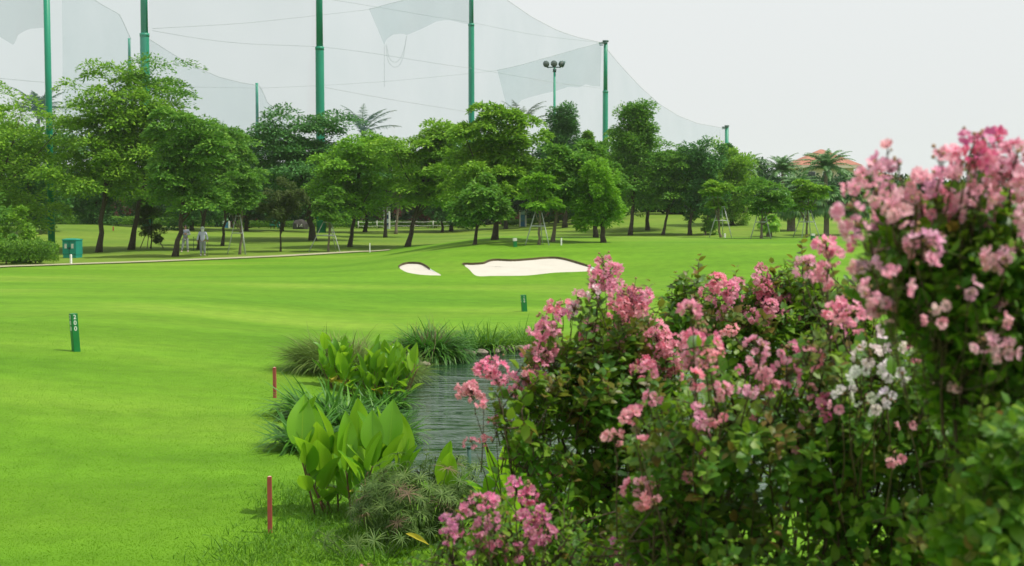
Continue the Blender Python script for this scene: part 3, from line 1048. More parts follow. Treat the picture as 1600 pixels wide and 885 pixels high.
def feather_palm(label, px, d, py_crown, length, n, mat, leaflet=.5, droop=.55, wind=0, r0=.16, name='palm_tree', group=None, py_up=.95, fronds=None):
    x_ = (px - 800) / F * d
    b = np.array([x_, d, float(T(x_, d))])
    c = P(px, py_crown, d)
    root = thing(name, b, label, 'palm tree', group)
    g = Geo()
    tr = bez(b - [0, 0, .2], (b + c) / 2 + [rng.normal() * .2, 0, 0], c, 12)
    g.tube(tr, r0 * np.linspace(1.25, .8, 12), 9); g.build('trunk', PALM_TRUNK, root, True)
    g = Geo()
    for k in range(n):
        az = k * 2.399 + rng.normal() * .2
        el = (py_up + .3) * (1 - (k / n) ** .9 * 1.05) + rng.normal() * .1 + .1
        az = az + wind * math.sin(-az)
        if fronds:
            az, el = fronds[k]
        frond(g, c, az, min(el, 1.45), length * (.8 + .3 * rng.random()), droop * (.8 + .5 * rng.random()), leaflet, .05)
    g.build('crown', mat, root)
    return root


FAN = None


def fan_leaf(g, base, d0, petiole, rad, nseg=20):
    d0 = unit(np.array(d0)); hub = np.array(base) + d0 * petiole
    g.tube([base, (np.array(base) + hub) / 2 + [0, 0, .03], hub], .018, 4)
    side = unit(np.cross(d0, [0, 0, 1.0]))
    up = np.cross(side, d0)
    th = np.linspace(-1.9, 1.9, nseg)
    D = np.cos(th)[:, None] * d0 + np.sin(th)[:, None] * side + np.array([0, 0, -.15])
    g.scatter(STRAPS[2], np.repeat(hub[None], nseg, 0), D, np.repeat(up[None], nseg, 0) + .1 * rng.normal(size=(nseg, 3)), rad * (.85 + .2 * rng.random(nseg)), rad * .19)


def fan_palm(label, px, d, py_crown, n, pet, rad, mat, r0=.15, name='fan_palm', group=None, foot=None):
    x_ = (px - 800) / F * d
    b = np.array([x_, d, float(T(x_, d))])
    c = P(px, py_crown, d)
    root = thing(name, b, label, 'palm tree', group)
    g = Geo(); g.tube(bez(b - [0, 0, .2], (b + c) / 2 + [.05, 0, 0], c, 10), r0 * np.linspace(1.15, .9, 10), 9); g.build('trunk', PALM_TRUNK, root, True)
    g = Geo()
    for k in range(n):
        az = k * 2.399; el = 1.25 - 1.95 * (k / n) + rng.normal() * .1
        fan_leaf(g, c, [math.cos(az) * math.cos(el), math.sin(az) * math.cos(el), math.sin(el)], pet * (.8 + .4 * rng.random()), rad)
    g.build('crown', mat, root)


CP = 'coconut palms rising over the trees'
feather_palm('coconut palm behind the left trees close to the tall green pole', 60, 128, 176, 3.2, 20, L_DRYPALM, .7, .3, 0, .16, 'coconut_palm', CP, 1.2)
feather_palm('windblown coconut palm right of the thick pole', 566, 150, 208, 4.4, 9, L_DRYPALM, .8, .30, 0, .16, 'coconut_palm', CP, 1.25, [(3.0, 1.15), (2.6, 1.3), (1.6, 1.4), (.5, 1.25), (.1, 1.0), (-.2, .75), (.2, .45), (-.5, 1.3), (4.2, 1.1)])
feather_palm('coconut palm whose fronds stand behind the tall feathery tree', 814, 150, 203, 4.4, 8, L_DRYPALM, .8, .30, 0, .16, 'coconut_palm', CP, 1.25, [(3.0, 1.2), (2.4, 1.35), (1.4, 1.4), (.4, 1.3), (.1, .85), (-.3, .6), (-.6, 1.3), (4.4, 1.25)])
feather_palm('small coconut palm with one frond showing left of the fifth tall pole', 908, 165, 240, 3.2, 8, L_DRYPALM, .7, .4, .5, .14, 'coconut_palm', CP, 1.25)
DP = 'date palms near the villa'
feather_palm('date palm standing next to the yellow green tree', 1165, 150, 262, 2.7, 34, L_PALM, .5, .42, group=DP, name='date_palm')
feather_palm('date palm left of the villa roof', 1222, 150, 266, 2.9, 34, L_PALM, .5, .4, group=DP, name='date_palm')
feather_palm('low bushy date palm below the villa roof', 1250, 140, 296, 2.9, 34, L_PALM, .5, .42, group=DP, name='date_palm')
feather_palm('tall date palm in front of the villa roof', 1291, 142, 262, 3.3, 38, L_PALM, .55, .42, group=DP, name='date_palm', r0=.2)
feather_palm('date palm at the right end of the villa', 1348, 150, 284, 2.4, 30, L_PALM, .45, .42, group=DP, name='date_palm')
FP = 'fan palms on the right mound'
fan_palm('short fan palm with glowing leaves beside a pipe frame', 1201.6, float(G(1201.6, 370, 40, 200)[1]), 350, 18, .55, .75, L_LIME, .22, group=FP)
fan_palm('fan palm with thick trunk under the low date palm', 1236, float(G(1236, 361, 40, 200)[1]), 318, 30, .9, 1.15, L_PALM, .32, group=FP)
fan_palm('fan palm with drooping leaves and straight dark trunk right of the tall pale frame', 1291, float(G(1291, 368.4, 40, 200)[1]), 316, 32, .9, 1.15, L_PALM, .20, group=FP)
fan_palm('fan palm half hidden by the pink blossom at the right mound', 1339, float(G(1339, 368, 40, 200)[1]), 318, 28, .85, 1.05, L_PALM, .20, group=FP)
fan_palm('tall round headed fan palm rising behind the pink blossom', 1538, 120, 262, 46, 1.1, .9, L_PALM, .2, group=FP)

# ------------------------------------------------------------------ villa and wall behind
vd = 205.0


def hip_roof(g, cx, cy, z, wx, wy, h, over=.0, mat=0):
    x, y = wx / 2 + over, wy / 2 + over
    r = max(0.2, x - y)
    V = [(cx - x, cy - y, z), (cx + x, cy - y, z), (cx + x, cy + y, z), (cx - x, cy + y, z), (cx - r, cy, z + h), (cx + r, cy, z + h)]
    g.add(V, [(0, 1, 5, 4), (2, 3, 4, 5), (1, 2, 5), (3, 0, 4), (3, 2, 1, 0)], mat)


cA = P(1283, 259, vd)
zg = float(T(cA[0], vd))
villa = thing('villa', (cA[0], vd, zg), 'villa with terracotta hipped roofs and cream eaves behind the date palms', 'house')
g = Geo()
g.box((cA[0], vd, (zg + cA[2]) / 2), (7.6, 7.6, cA[2] - zg))
g.box((cA[0] + 5.6, vd, (zg + cA[2] - 2.2) / 2), (9.0, 6.6, cA[2] - 2.2 - zg))
g.build('wall', STUCCO, villa)
g = Geo(); hip_roof(g, cA[0], vd, cA[2] + .02, 7.6, 7.6, 2.3, .95); g.build('roof', TERRA, villa)
g = Geo(); hip_roof(g, cA[0] + 6.4, vd, cA[2] - 2.18, 9.0, 6.6, 1.5, .8); g.build('roof', TERRA, villa)
g = Geo(); g.box((cA[0], vd, cA[2] - .22), (9.5, 9.5, .42)); g.build('eaves', STUCCO, villa)
for dx, dz in ((-2.2, -1.6), (0, -1.6), (2.3, -1.6), (-2.2, -4.6), (2.2, -4.6)):
    g = Geo(); g.box((cA[0] + dx, vd - 3.83, cA[2] + dz), (1.3, .1, 1.5)); wn = g.build('window', WHITE, villa)
    g = Geo(); g.box((cA[0] + dx, vd - 3.9, cA[2] + dz), (1.1, .06, 1.3)); g.build('pane', GLASS_DARK, wn)

hx = P(130, 318, 176)
hz = float(T(hx[0], 176))
house = thing('house', (hx[0], 176, hz), 'salmon coloured house wall glimpsed behind the bright domed tree', 'house')
g = Geo(); g.box((hx[0], 178, (hz + hx[2] + 1.3) / 2), (7, 4, hx[2] + 1.3 - hz)); g.build('wall', SALMON, house)
g = Geo(); hip_roof(g, hx[0], 178, hx[2] + 1.32, 7, 4, 1.2, .5); g.build('roof', TERRA, house)
g = Geo(); g.box((hx[0] + 1.5, 175.97, hx[2] - .6), (1.1, .1, 1.3)); g.build('window', GLASS_DARK, house)

# ------------------------------------------------------------------ poles, nets, cables
PG = 'tall green net poles'


def net_pole(label, px, d, py_top, w_px, step=None, collar=False, lean=0, tip=False):
    x_ = (px - 800) / F * d
    z0 = float(T(x_, d))
    top = P(px, py_top, d)
    r = w_px / F * d / 2
    zt = top[2]
    root = thing('net_pole', (x_, d, z0), label, 'pole', PG)
    g = Geo()
    if step:
        zs = P(px, step, d)[2]
        g.tube([(x_, d, z0 - .3), (x_, d, (z0 + zs) / 2), (x_, d, zs - .25), (x_, d, zs)], [r * 1.12, r * 1.05, r, r * .82], 20)
        g.build('lower_shaft', GREEN_PAINT, root, True)
        g = Geo(); g.tube([(x_, d, zs + .002), (x_, d, (zs + zt) / 2), (x_, d, zt)], [r * .80, r * .76, r * .72], 20); g.build('upper_shaft', GREEN_PAINT, root, True)
        g = Geo(); g.tube([(x_, d, zs - .32), (x_, d, zs - .02)], r * 1.06, 20); g.build('collar', GREEN_PAINT, root, True)
    else:
        g.tube([(x_, d, z0 - .3), (x_, d, (z0 + zt) / 2), (x_, d, zt)], [r * 1.08, r, r * .94], 20); g.build('shaft', GREEN_PAINT, root, True)
    if tip:
        g = Geo(); g.tube([(x_, d, zt + .003), (x_, d, zt + .25)], r * 1.15, 16); g.build('cap', GREEN_DARK, root, True)
        g = Geo(); g.tube([(x_ - r * 2.4, d, zt - .15), (x_ + r * .4, d - r * 1.2, zt - .15)], r * .35, 6); g.tube([(x_ - r * 2.4, d, zt - .45), (x_ - r * .95, d, zt - .45)], r * .2, 6)
        g.build('pulley_arm', GREEN_DARK, root, True)
    return np.array([x_, d, zt])


net_pole('tall slim green pole rising by the clipped hedge', 80.5, 97, -90, 10)
net_pole('stepped green pole above the top of the bright domed tree', 231, 128, -110, 14, 52)
net_pole('short dark tipped pole just left of the stepped one above the domed tree', 207, 165, 60, 5.2, 96)
net_pole('thin green pole with net corner above the dark umbrella tree', 404, 175, 130, 6, 192)
net_pole('thickest green pole rising out of the dark umbrella tree', 502, 135, -100, 13.2, 73)
net_pole('green pole with hanging net flap rising behind the feathery tree', 737, 170, -60, 9, 37)
net_pole('green pole with dark bracket at its top beside the spire topped tree', 945, 220, 66, 8.2, 142, tip=True)
net_pole('last short green pole where the netting ends', 1134, 290, 198, 6.2, None, tip=True)

# floodlight mast
fx, fd = (866 - 800) / F * 160, 160
ft = P(866, 106, fd)
mast = thing('floodlight_mast', (fx, fd, float(T(fx, fd))), 'green mast with a cluster of round floodlights above the conical tree', 'floodlight')
g = Geo(); g.tube([(fx, fd, float(T(fx, fd)) - .2), (fx, fd, ft[2] / 2), (fx, fd, ft[2])], [.19, .16, .12], 12); g.build('pole', GREEN_PAINT, mast, True)
g = Geo(); g.tube([(fx - .85, fd, ft[2] + .02), (fx, fd, ft[2] + .05), (fx + .7, fd - .1, ft[2] + .02)], .06, 6); g.tube([(fx - .1, fd - .5, ft[2]), (fx + .1, fd + .6, ft[2])], .06, 6)
g.tube([(fx, fd, ft[2] - .5), (fx, fd, ft[2] - .15)], .2, 10); g.build('crossarm', GREEN_DARK, mast, True)
for dx, dy, face in ((-.9, 0, (-.5, -1, -.35)), (-.05, -.45, (-.3, -1, -.4)), (.7, -.1, (.9, -.8, -.4)), (.95, .25, (1, .2, -.4))):
    c = np.array([fx + dx, fd + dy, ft[2] + .42]); f = unit(np.array(face, float))
    g = Geo(); g.tube([c - f * .26, c - f * .1, c + f * .08, c + f * .12], [.10, .30, .38, .38], 14); lamp = g.build('lamp_housing', GREEN_DARK, mast, True)
    g = Geo(); g.tube([c + f * .125, c + f * .14], .34, 14); g.build('lens', plain('lamp_glass', (.14, .17, .16), .2, .1, 2), lamp, True)
    g = Geo(); g.tube([c - f * .1, (c[0], c[1], ft[2] + .05)], .035, 5); g.build('bracket', GREEN_DARK, lamp, True)


def net_panel(label, top_px, bot_px, d0, d1, mat, n=28, sag=0, cat='netting', rope=True):
    """Netting between an upper and a lower line (pixels of each), from distance d0 to d1."""
    top_px = np.array(top_px, float); bot_px = np.array(bot_px, float)

    def resample(p, n):
        s = np.concatenate([[0], np.cumsum(np.linalg.norm(np.diff(p, axis=0), axis=1))]); t = np.linspace(0, s[-1], n)
        return np.column_stack([np.interp(t, s, p[:, k]) for k in (0, 1)])
    a, b = resample(top_px, n), resample(bot_px, n)
    m = 14
    t = np.linspace(0, 1, n)
    dd = 1 / ((1 - t) / d0 + t / d1)
    V = []
    for j in range(m):
        f = j / (m - 1)
        for i in range(n):
            p = a[i] * (1 - f) + b[i] * f
            V.append(P(p[0], p[1], dd[i]) + np.array([0, .35 * math.sin(f * 3 + i * .4) + sag * math.sin(math.pi * f), 0]))
    V = np.array(V)
    c = V.mean(0)
    root = thing('safety_net', (c[0], c[1], V[:, 2].min()), label, cat, 'netting of the driving range')
    g = Geo()
    q = np.arange(m - 1)[:, None] * n + np.arange(n - 1)[None]
    g.add(V, np.stack([q, q + 1, q + n + 1, q + n], -1).reshape(-1, 4)); g.build('mesh', mat, root, True)
    if rope:
        g = Geo(); g.tube(V[:n], .022, 5); g.build('edge_rope', CABLE, root, True)
    return V, root


net_panel('tall sheet of netting between the thickest pole and the flap pole', [(502, -100), (620, -85), (737, -60)], [(502, 230), (620, 240), (737, 250)], 136, 170, NET)
net_panel('sheet of netting sagging from the flap pole to the bracketed pole', [(737, -45), (770, -18), (800, 6), (830, 27), (870, 47), (905, 59), (943, 68)], [(737, 250), (840, 255), (945, 262)], 170.5, 220, NET)
net_panel('last sheet of netting sloping down to the short end pole', [(946, 74), (966, 98), (1000, 136), (1030, 163), (1060, 181), (1090, 193), (1133, 201)], [(946, 262), (1040, 268), (1128, 272)], 220.5, 290, NET)
net_panel('sheet of netting between the stepped pole and the thickest pole', [(231, -110), (370, -80), (500, -100)], [(231, 235), (370, 240), (500, 240)], 128.5, 135.5, NET)
net_panel('sheet of netting behind the slim pole at the left', [(-60, -90), (80, -60), (229, -100)], [(-60, 240), (80, 240), (229, 240)], 110, 127.5, NET)
net_panel('far sheet of netting sloping down to the thin pole', [(234, 62), (265, 82), (300, 102), (340, 120), (375, 129), (403, 134)], [(234, 235), (330, 240), (403, 245)], 158, 174.5, NET)
net_panel('small triangle of netting right of the thin pole', [(405, 134), (418, 160), (436, 176), (455, 192)], [(405, 240), (430, 240), (455, 240)], 175.5, 180, NET)
net_panel('far sheet of netting running down to the short dark tipped pole', [(96, -30), (130, -12), (160, 8), (185, 22), (206, 62)], [(96, 235), (150, 240), (206, 240)], 150, 165, NET)
net_panel('torn net flap hanging left of the flap pole', [(576.5, 14.5), (605, 6), (640, -1), (690, -20), (735, -34)],
          [(600, 70), (604, 62), (614, 55), (628, 53), (636, 55), (660, 44), (682, 34), (700, 32), (712, 34), (735, 39)], 160, 169.5, NET_FLAP)
net_panel('torn net flap hanging left of the bracketed pole', [(777, 110), (820, 100), (860, 89), (900, 77), (940, 67)],
          [(792, 168), (800, 168), (811, 164), (812, 158), (826, 153), (846, 147), (870, 142), (888, 136), (904, 137), (916, 132), (926, 135), (938, 135)], 196, 219, NET_FLAP)
net_panel('torn net flap hanging at the top left corner', [(-40, -20), (20, -30), (77, -30)], [(-30, 40), (0, 58), (18, 70), (28, 55), (50, 46), (77, 42)], 98, 99, NET_FLAP)


def cable(label, pts, d0, d1, r=.015, parent=None):
    pts = np.array(pts, float)
    t = np.linspace(0, 1, len(pts))
    tt = np.linspace(0, 1, 24)
    xy = np.column_stack([np.interp(tt, t, pts[:, k]) for k in (0, 1)])
    for _ in range(3): xy[1:-1] = (xy[:-2] + 2 * xy[1:-1] + xy[2:]) / 4
    dd = 1 / ((1 - tt) / d0 + tt / d1)
    g = Geo(); g.tube([P(x, y, d) for (x, y), d in zip(xy, dd)], r, 5)
    tag(g.build('steel_cable', CABLE, None, True), label, 'cable', 'cables strung between the net poles')


cable('upper cable from the stepped pole to the torn flap corner', [(238, 45), (380, 37), (500, 24), (577, 15)], 130, 160)
cable('cable running from the stepped pole past the thickest pole to the flap pole', [(238, 48), (310, 61), (390, 70), (500, 72), (600, 86), (690, 101), (737, 107)], 130, 169, .015)
cable('cable from the flap pole down to the lower torn flap', [(738, 107), (800, 118), (870, 130), (938, 138)], 171, 219, .015)
cable('cable from the thin pole to the lower torn flap corner', [(406, 138), (500, 134), (600, 128), (737, 115), (778, 110)], 174, 197, .015)
cable('low cable from the thickest pole to the flap pole', [(508, 137), (600, 154), (680, 167), (737, 176)], 135.5, 169.5, .015)
cable('top cable crossing from the flap pole to the bracketed pole', [(520, 0), (600, 13), (680, 27), (737, 35), (830, 55), (940, 67)], 150, 219.5, .015)
cable('cable across the left netting behind the slim pole', [(-20, 121), (80, 130), (230, 135), (403, 138)], 112, 174, .015)
cable('hanging rope end under the torn flap', [(600.5, 70), (600.5, 100), (600.5, 136)], 161, 161, .015)
cable('loop of loose rope under the torn flap', [(604, 70), (607, 90), (614, 98), (622, 97), (630, 84), (636, 56)], 161.5, 161.8, .015)
cable('longer loop of loose rope under the torn flap', [(603, 70), (605, 95), (614, 106), (624, 104), (631, 88), (635, 56)], 161.2, 161.4, .015)
cable('slack guy line from the last short pole down to the trees', [(1120, 203), (1098, 230), (1085, 246)], 288, 262, .015)
cable('paired halyard beside the last short pole', [(1125, 202), (1125, 250)], 288, 288, .015)

# ------------------------------------------------------------------ panels, cabinets, markers
def info_panel(label, px, d, top, bot, w_px, kind):
    x_ = (px - 800) / F * d
    z0 = float(T(x_, d)); zt = P(px, top, d)[2]
    w = w_px / F * d
    root = thing('info_panel', (x_, d, z0), label, 'sign board', 'tall information panels by the hedge')
    for s_ in (-1, 1):
        g = Geo(); g.box((x_ + s_ * (w / 2), d, (z0 + zt) / 2), (.16, .14, zt - z0)); g.build('post', WHITE, root)
    g = Geo(); g.box((x_, d, zt + .062), (w + .2, .2, .12)); g.build('top_rail', WHITE, root)
    g = Geo(); g.box((x_, d + .01, zt - .2), (w - .16, .08, .36)); g.build('header', WHITE_DULL, root)
    n = 8
    hh = (zt - .45 - z0) / n
    if kind == 'blue':
        g = Geo(); g.box((x_, d, zt - .42 - hh * 1.5), (w - .16, .06, hh * 3)); g.build('faded_face', plain('sign_faded', (.42, .62, .62), .5, .15, 1), root)
        g = Geo(); g.box((x_, d, zt - .42 - hh * 4.3), (w - .16, .06, hh * 2.5)); g.build('picture_face', SIGN_BLUE, root)
        g = Geo(); g.box((x_, d, z0 + hh * 1.2), (w - .16, .06, hh * 2.2)); g.build('lower_face', plain('sign_deep_blue', (.05, .22, .48), .5, .15, 1), root)
    else:
        for k in range(n):
            g = Geo(); g.box((x_, d, z0 + hh * (k + .5)), (w - .16, .06, hh * .94)); g.build('band', SIGN_NAVY if k % 4 in (1, 2) else plain('sign_pale', (.5, .6, .72), .5, .1, 1), root)


info_panel('blue and white panel right of the two people', 354, 146, 334, 360, 9, 'blue')
info_panel('panel with navy stripes between the two trunks', 605, 147, 326, 358, 7.5, 'navy')
info_panel('pale blue panel with open header behind the large bunker', 817, 144, 318, 357, 9, 'blue')


def cabinet(label, px, d, py_t, py_b, w_px, doors, depth, group=None, yaw=0, vents=True, name='utility_cabinet', leg=0):
    x_ = (px - 800) / F * d
    z0 = float(T(x_, d))
    h = P(px, py_t, d)[2] - z0; w = w_px / F * d
    root = thing(name, (x_, d, z0), label, 'cabinet', group)
    if leg:
        for s_ in (-1, 1):
            g = Geo(); g.box((s_ * w * .35, 0, leg / 2), (.08, .08, leg)); o = g.build('leg', BARK, None); o.parent = root
    def put(nm, g, m, par=root):
        o = g.build(nm, m); o.parent = par; return o
    bz = leg
    g = Geo(); g.box((0, 0, bz + .1), (w * .96, depth * .96, .2)); put('plinth', g, CABINET)
    g = Geo(); g.box((0, 0, bz + .203 + (h - bz - .203) / 2), (w, depth, h - bz - .203)); put('body', g, CABINET)
    g = Geo(); g.add([(-w * .53, -depth * .56, h + .003), (w * .53, -depth * .56, h + .003), (w * .53, depth * .56, h + .003), (-w * .53, depth * .56, h + .003),
                      (-w * .53, -depth * .56, h + .05), (w * .53, -depth * .56, h + .05), (w * .4, 0, h + .1), (-w * .4, 0, h + .1), (w * .53, depth * .56, h + .05), (-w * .53, depth * .56, h + .05)],
                     [(3, 2, 1, 0), (0, 1, 5, 4), (4, 5, 6, 7), (7, 6, 8, 9), (2, 3, 9, 8), (1, 2, 8, 6, 5), (3, 0, 4, 7, 9)]); put('lid', g, CABINET)
    for k in range(doors):
        cx = (k - (doors - 1) / 2) * w / doors
        g = Geo(); g.box((cx, -depth / 2 - .012, bz + .22 + (h - bz - .3) / 2), (w / doors * .90, .02, h - bz - .34)); dr = put('door', g, CABINET)
        g = Geo(); g.box((cx, -depth / 2 - .026, h - .42 * h * .55 - .1), (w / doors * .34, .006, h * .26)); put('notice', g, WHITE_DULL, dr)
        g = Geo(); g.box((cx + (.36 if k == 0 else -.36) * w / doors, -depth / 2 - .035, h * .55), (.04, .03, .12)); put('handle', g, CABINET_DARK, dr)
    g = Geo(); g.box((0, -depth / 2 - .004, bz + .22 + (h - bz - .3) / 2), (w * .96, .004, h - bz - .3)); put('gap', g, CABINET_DARK)
    root.rotation_euler = (0, 0, yaw)
    return root


cabinet('green two door utility cabinet beside the clipped hedge', 113, float(G(113, 403, 40, 120)[1]), 375.5, 403, 23, 2, .75, yaw=-.22)
cabinet('taller green notice box on legs behind the thin olive sapling', 426, 147, 340, 357, 7.5, 1, .5, 'green notice boxes by the hedge', name='notice_box', leg=.35)
cabinet('lower green notice box partly hidden by the thin olive sapling', 437, 146, 348, 357, 7, 1, .5, 'green notice boxes by the hedge', name='notice_box', leg=.2)

# boulder with a painted mark
bb = np.array([(470 - 800) / F * 147.0, 147.0, 0]); bb[2] = float(T(bb[0], bb[1]))
root = thing('boulder', bb, 'dark rounded boulder with pale painted strokes under the umbrella tree', 'boulder')
me = bpy.data.meshes.new('stone')
bm = bmesh.new(); bmesh.ops.create_icosphere(bm, subdivisions=4, radius=1)
for v in bm.verts:
    k = 1 + .10 * math.sin(v.co.x * 4 + 1) * math.cos(v.co.z * 5) + .05 * math.sin(v.co.y * 9 + v.co.x * 7)
    v.co = Vector((v.co.x * .85 * k, v.co.y * .5 * k, max(v.co.z, -.3) * .78 * k + .2))
bm.to_mesh(me); bm.free(); me.materials.append(BOULDER)
for p in me.polygons: p.use_smooth = True
o = link('stone', me); o.parent = root
g = Geo()
for (ax, az, cx, cz) in ((-.28, .22, -.28, .52), (-.02, .24, .2, .55), (.2, .24, .2, .5)):
    g.tube([(ax, -.53, az), ((ax + cx) / 2, -.535, (az + cz) / 2), (cx, -.52, cz)], .03, 5)
o = g.build('painted_mark', WHITE_DULL); o.parent = root

# low white rail by the hedge
b = np.array([(650 - 800) / F * 146.5, 146.5, 0]); b[2] = float(T(b[0], b[1]))
root = thing('low_rail', b, 'low white rope rail in front of the hedge and the red shrubs', 'rail')
g = Geo()
rx0, rx1 = (560 - 800) / F * 146.5, (706 - 800) / F * 146.5
for z_ in (.35, .75):
    xs_ = np.linspace(rx0, rx1, 40)
    g.tube(np.column_stack([xs_, np.full(40, 146.5), T(xs_, np.full(40, 146.5)) + z_ - .05 * np.abs(np.sin(np.linspace(0, 5 * math.pi, 40)))]), .022, 5)
g.build('rope', WHITE_DULL, root, True)
for x_ in np.linspace(rx0, rx1, 6):
    g = Geo(); z_ = float(T(x_, 146.5)); g.tube([(x_, 146.5, z_ - .05), (x_, 146.5, z_ + .9)], .05, 7); g.build('post', WHITE_DULL, root, True)


def text_mesh(txt, size, mat, parent, loc, rot, depth=.004):
    cu = bpy.data.curves.new('digits', 'FONT')
    cu.body = txt; cu.size = size; cu.align_x = 'CENTER'; cu.align_y = 'CENTER'; cu.extrude = depth; cu.space_line = .82; cu.offset = size * .004
    to = bpy.data.objects.new('digits', cu); COL.objects.link(to)
    me = bpy.data.meshes.new_from_object(to.evaluated_get(bpy.context.evaluated_depsgraph_get()))
    bpy.data.objects.remove(to)
    me.materials.clear(); me.materials.append(mat)
    o = bpy.data.objects.new('digits', me); COL.objects.link(o)
    o.parent = parent; o.location = loc; o.rotation_euler = rot
    return o


MG = 'green distance markers on the grass'


def marker(label, px, py, h_px, w, yaw, txt, tilt=0, dist=None):
    b = G(px, py, 20, 140)
    h = h_px / F * b[1]
    root = thing('distance_marker', b, label, 'distance marker', MG)
    g = Geo()
    me_w = w / 2
    bm = bmesh.new(); bmesh.ops.create_cube(bm, size=1)
    for v in bm.verts: v.co = Vector((v.co.x * w, v.co.y * w, (v.co.z + .5) * (h + .1) - .1))
    bmesh.ops.bevel(bm, geom=bm.edges[:], offset=.006, segments=2, affect='EDGES')
    me = bpy.data.meshes.new('post'); bm.to_mesh(me); bm.free(); me.materials.append(MARK_GREEN)
    o = link('post', me); o.parent = root
    if txt:
        s = h * .168
        for k, ch in enumerate(txt):
            z_ = h * (.91 - k * .152)
            text_mesh(ch, s * .96, WHITE, root, (0, -me_w - .002, z_), (R(90), 0, 0))
            text_mesh(ch, s * .96, WHITE, root, (-me_w - .002, 0, z_), (R(90), 0, R(-90)))
            text_mesh(ch, s * .96, WHITE, root, (me_w + .002, 0, z_), (R(90), 0, R(90)))
    else:
        g.box((0, 0, h * .82), (w + .008, w + .008, h * .33)); o = g.build('white_band', WHITE_DULL); o.parent = root
    root.rotation_euler = (0, tilt, yaw)


marker('near green marker post with white digits 200 on the left fairway', 119, 549.5, 60, .145, R(38), '200', R(-3.5))
marker('green marker post with small white digits in front of the large bunker', 819.5, 487, 26, .17, R(12), '150', R(-4))
marker('small green marker with white top standing behind the large bunker', 805, 386, 14, .18, R(12), None, R(-3))
marker('small green marker with white top beside the tall pale pipe frame', 1269.5, 375.5, 10.5, .18, R(12), None, R(4))
marker('small green marker glimpsed past the shrub shoot at the right', 1336, 441, 13, .17, R(12), None, 0)


def stake(name, label, px, py, h_px, w, mat, cat, group, yaw=.3, topmat=None):
    b = G(px, py, 10, 140)
    h = h_px / F * b[1]
    root = thing(name, b, label, cat, group)
    bm = bmesh.new(); bmesh.ops.create_cube(bm, size=1)
    for v in bm.verts: v.co = Vector((v.co.x * w, v.co.y * w, (v.co.z + .5) * (h + .1) - .1))
    bmesh.ops.bevel(bm, geom=bm.edges[:], offset=w * .06, segments=2, affect='EDGES')
    me = bpy.data.meshes.new('shaft'); bm.to_mesh(me); bm.free(); me.materials.append(mat)
    o = link('shaft', me); o.parent = root
    g = Geo(); s_ = w * .36; z_ = h + .002
    g.add([(-s_, -s_, z_), (s_, -s_, z_), (s_, s_, z_), (-s_, s_, z_), (-s_ * .5, -s_ * .5, z_ + w * .12), (s_ * .5, -s_ * .5, z_ + w * .12), (s_ * .5, s_ * .5, z_ + w * .12), (-s_ * .5, s_ * .5, z_ + w * .12)],
          [(0, 1, 5, 4), (1, 2, 6, 5), (2, 3, 7, 6), (3, 0, 4, 7), (4, 5, 6, 7)])
    o = g.build('tip', topmat or mat); o.parent = root
    root.rotation_euler = (0, R(random.uniform(-.6, 1.2)), yaw)


RS = 'red hazard stakes on the pond bank'
stake('hazard_stake', 'red square stake nearest the viewer on the lower lawn', 422, 833, 90, .045, RED_STAKE, 'stake', RS, R(-2), plain('stake_top', (.6, .33, .3), .6))
stake('hazard_stake', 'smaller looking red square stake further up the lawn by the lilies', 429.5, 622, 48, .055, RED_STAKE, 'stake', RS, R(-8), plain('stake_top', (.6, .33, .3), .6))
WS = 'white stakes along the edge of the course'
stake('white_stake', 'white stake before the green utility cabinet', 111, 414, 16, .09, WHITE, 'stake', WS, R(-25))
stake('white_stake', 'white stake on the shaded grass under the vivid green tree', 578, 394.5, 14, .065, WHITE, 'stake', WS, .2)
stake('white_stake', 'white stake right of the staked sapling behind the large bunker', 877, 383.5, 11, .065, WHITE, 'stake', WS, .2)
stake('white_stake', 'short white stake beside the frame by the yellow green tree', 1132.5, 371.5, 6, .1, WHITE, 'stake', WS, .2)
stake('hazard_stake', 'tiny red stake before the long low hedge at the left', 177, 361, 6.5, .1, RED_STAKE, 'stake', RS, .2)

# ------------------------------------------------------------------ people
SKIN = plain('skin', (.36, .21, .14), .6, .08, 8)
HAIR = plain('black_hair', (.012, .011, .010), .6, .2, 30)
GREY_SHIRT = plain('grey_shirt', (.19, .21, .26), .85, .1, 6)
PALE_SHIRT = plain('pale_lilac_shirt', (.54, .55, .74), .85, .08, 6)
GREY_TROUSERS = plain('grey_trousers', (.29, .31, .33), .85, .1, 6)
WHITE_HAT = plain('pale_hat', (.74, .76, .78), .8, .06, 6)
SHOE = plain('white_shoe', (.66, .66, .64), .6, .05, 10)


def skinned(name, nodes, edges, mat, parent, root_i=0, sub=2):
    me = bpy.data.meshes.new(name)
    me.from_pydata([n[0] for n in nodes], edges, [])
    o = bpy.data.objects.new(name, me); COL.objects.link(o)
    md = o.modifiers.new('skin', 'SKIN'); md.use_smooth_shade = True
    for i, n in enumerate(nodes):
        r = n[1] if isinstance(n[1], (tuple, list)) else (n[1], n[1])
        me.skin_vertices[0].data[i].radius = r
        me.skin_vertices[0].data[i].use_root = (i == root_i)
    sb = o.modifiers.new('sub', 'SUBSURF'); sb.levels = sub; sb.render_levels = sub
    bpy.context.view_layer.update()
    m2 = bpy.data.meshes.new_from_object(o.evaluated_get(bpy.context.evaluated_depsgraph_get()))
    bpy.data.objects.remove(o)
    m2.materials.clear(); m2.materials.append(mat)
    for p in m2.polygons: p.use_smooth = True
    o2 = bpy.data.objects.new(name, m2); COL.objects.link(o2); o2.parent = parent
    return o2


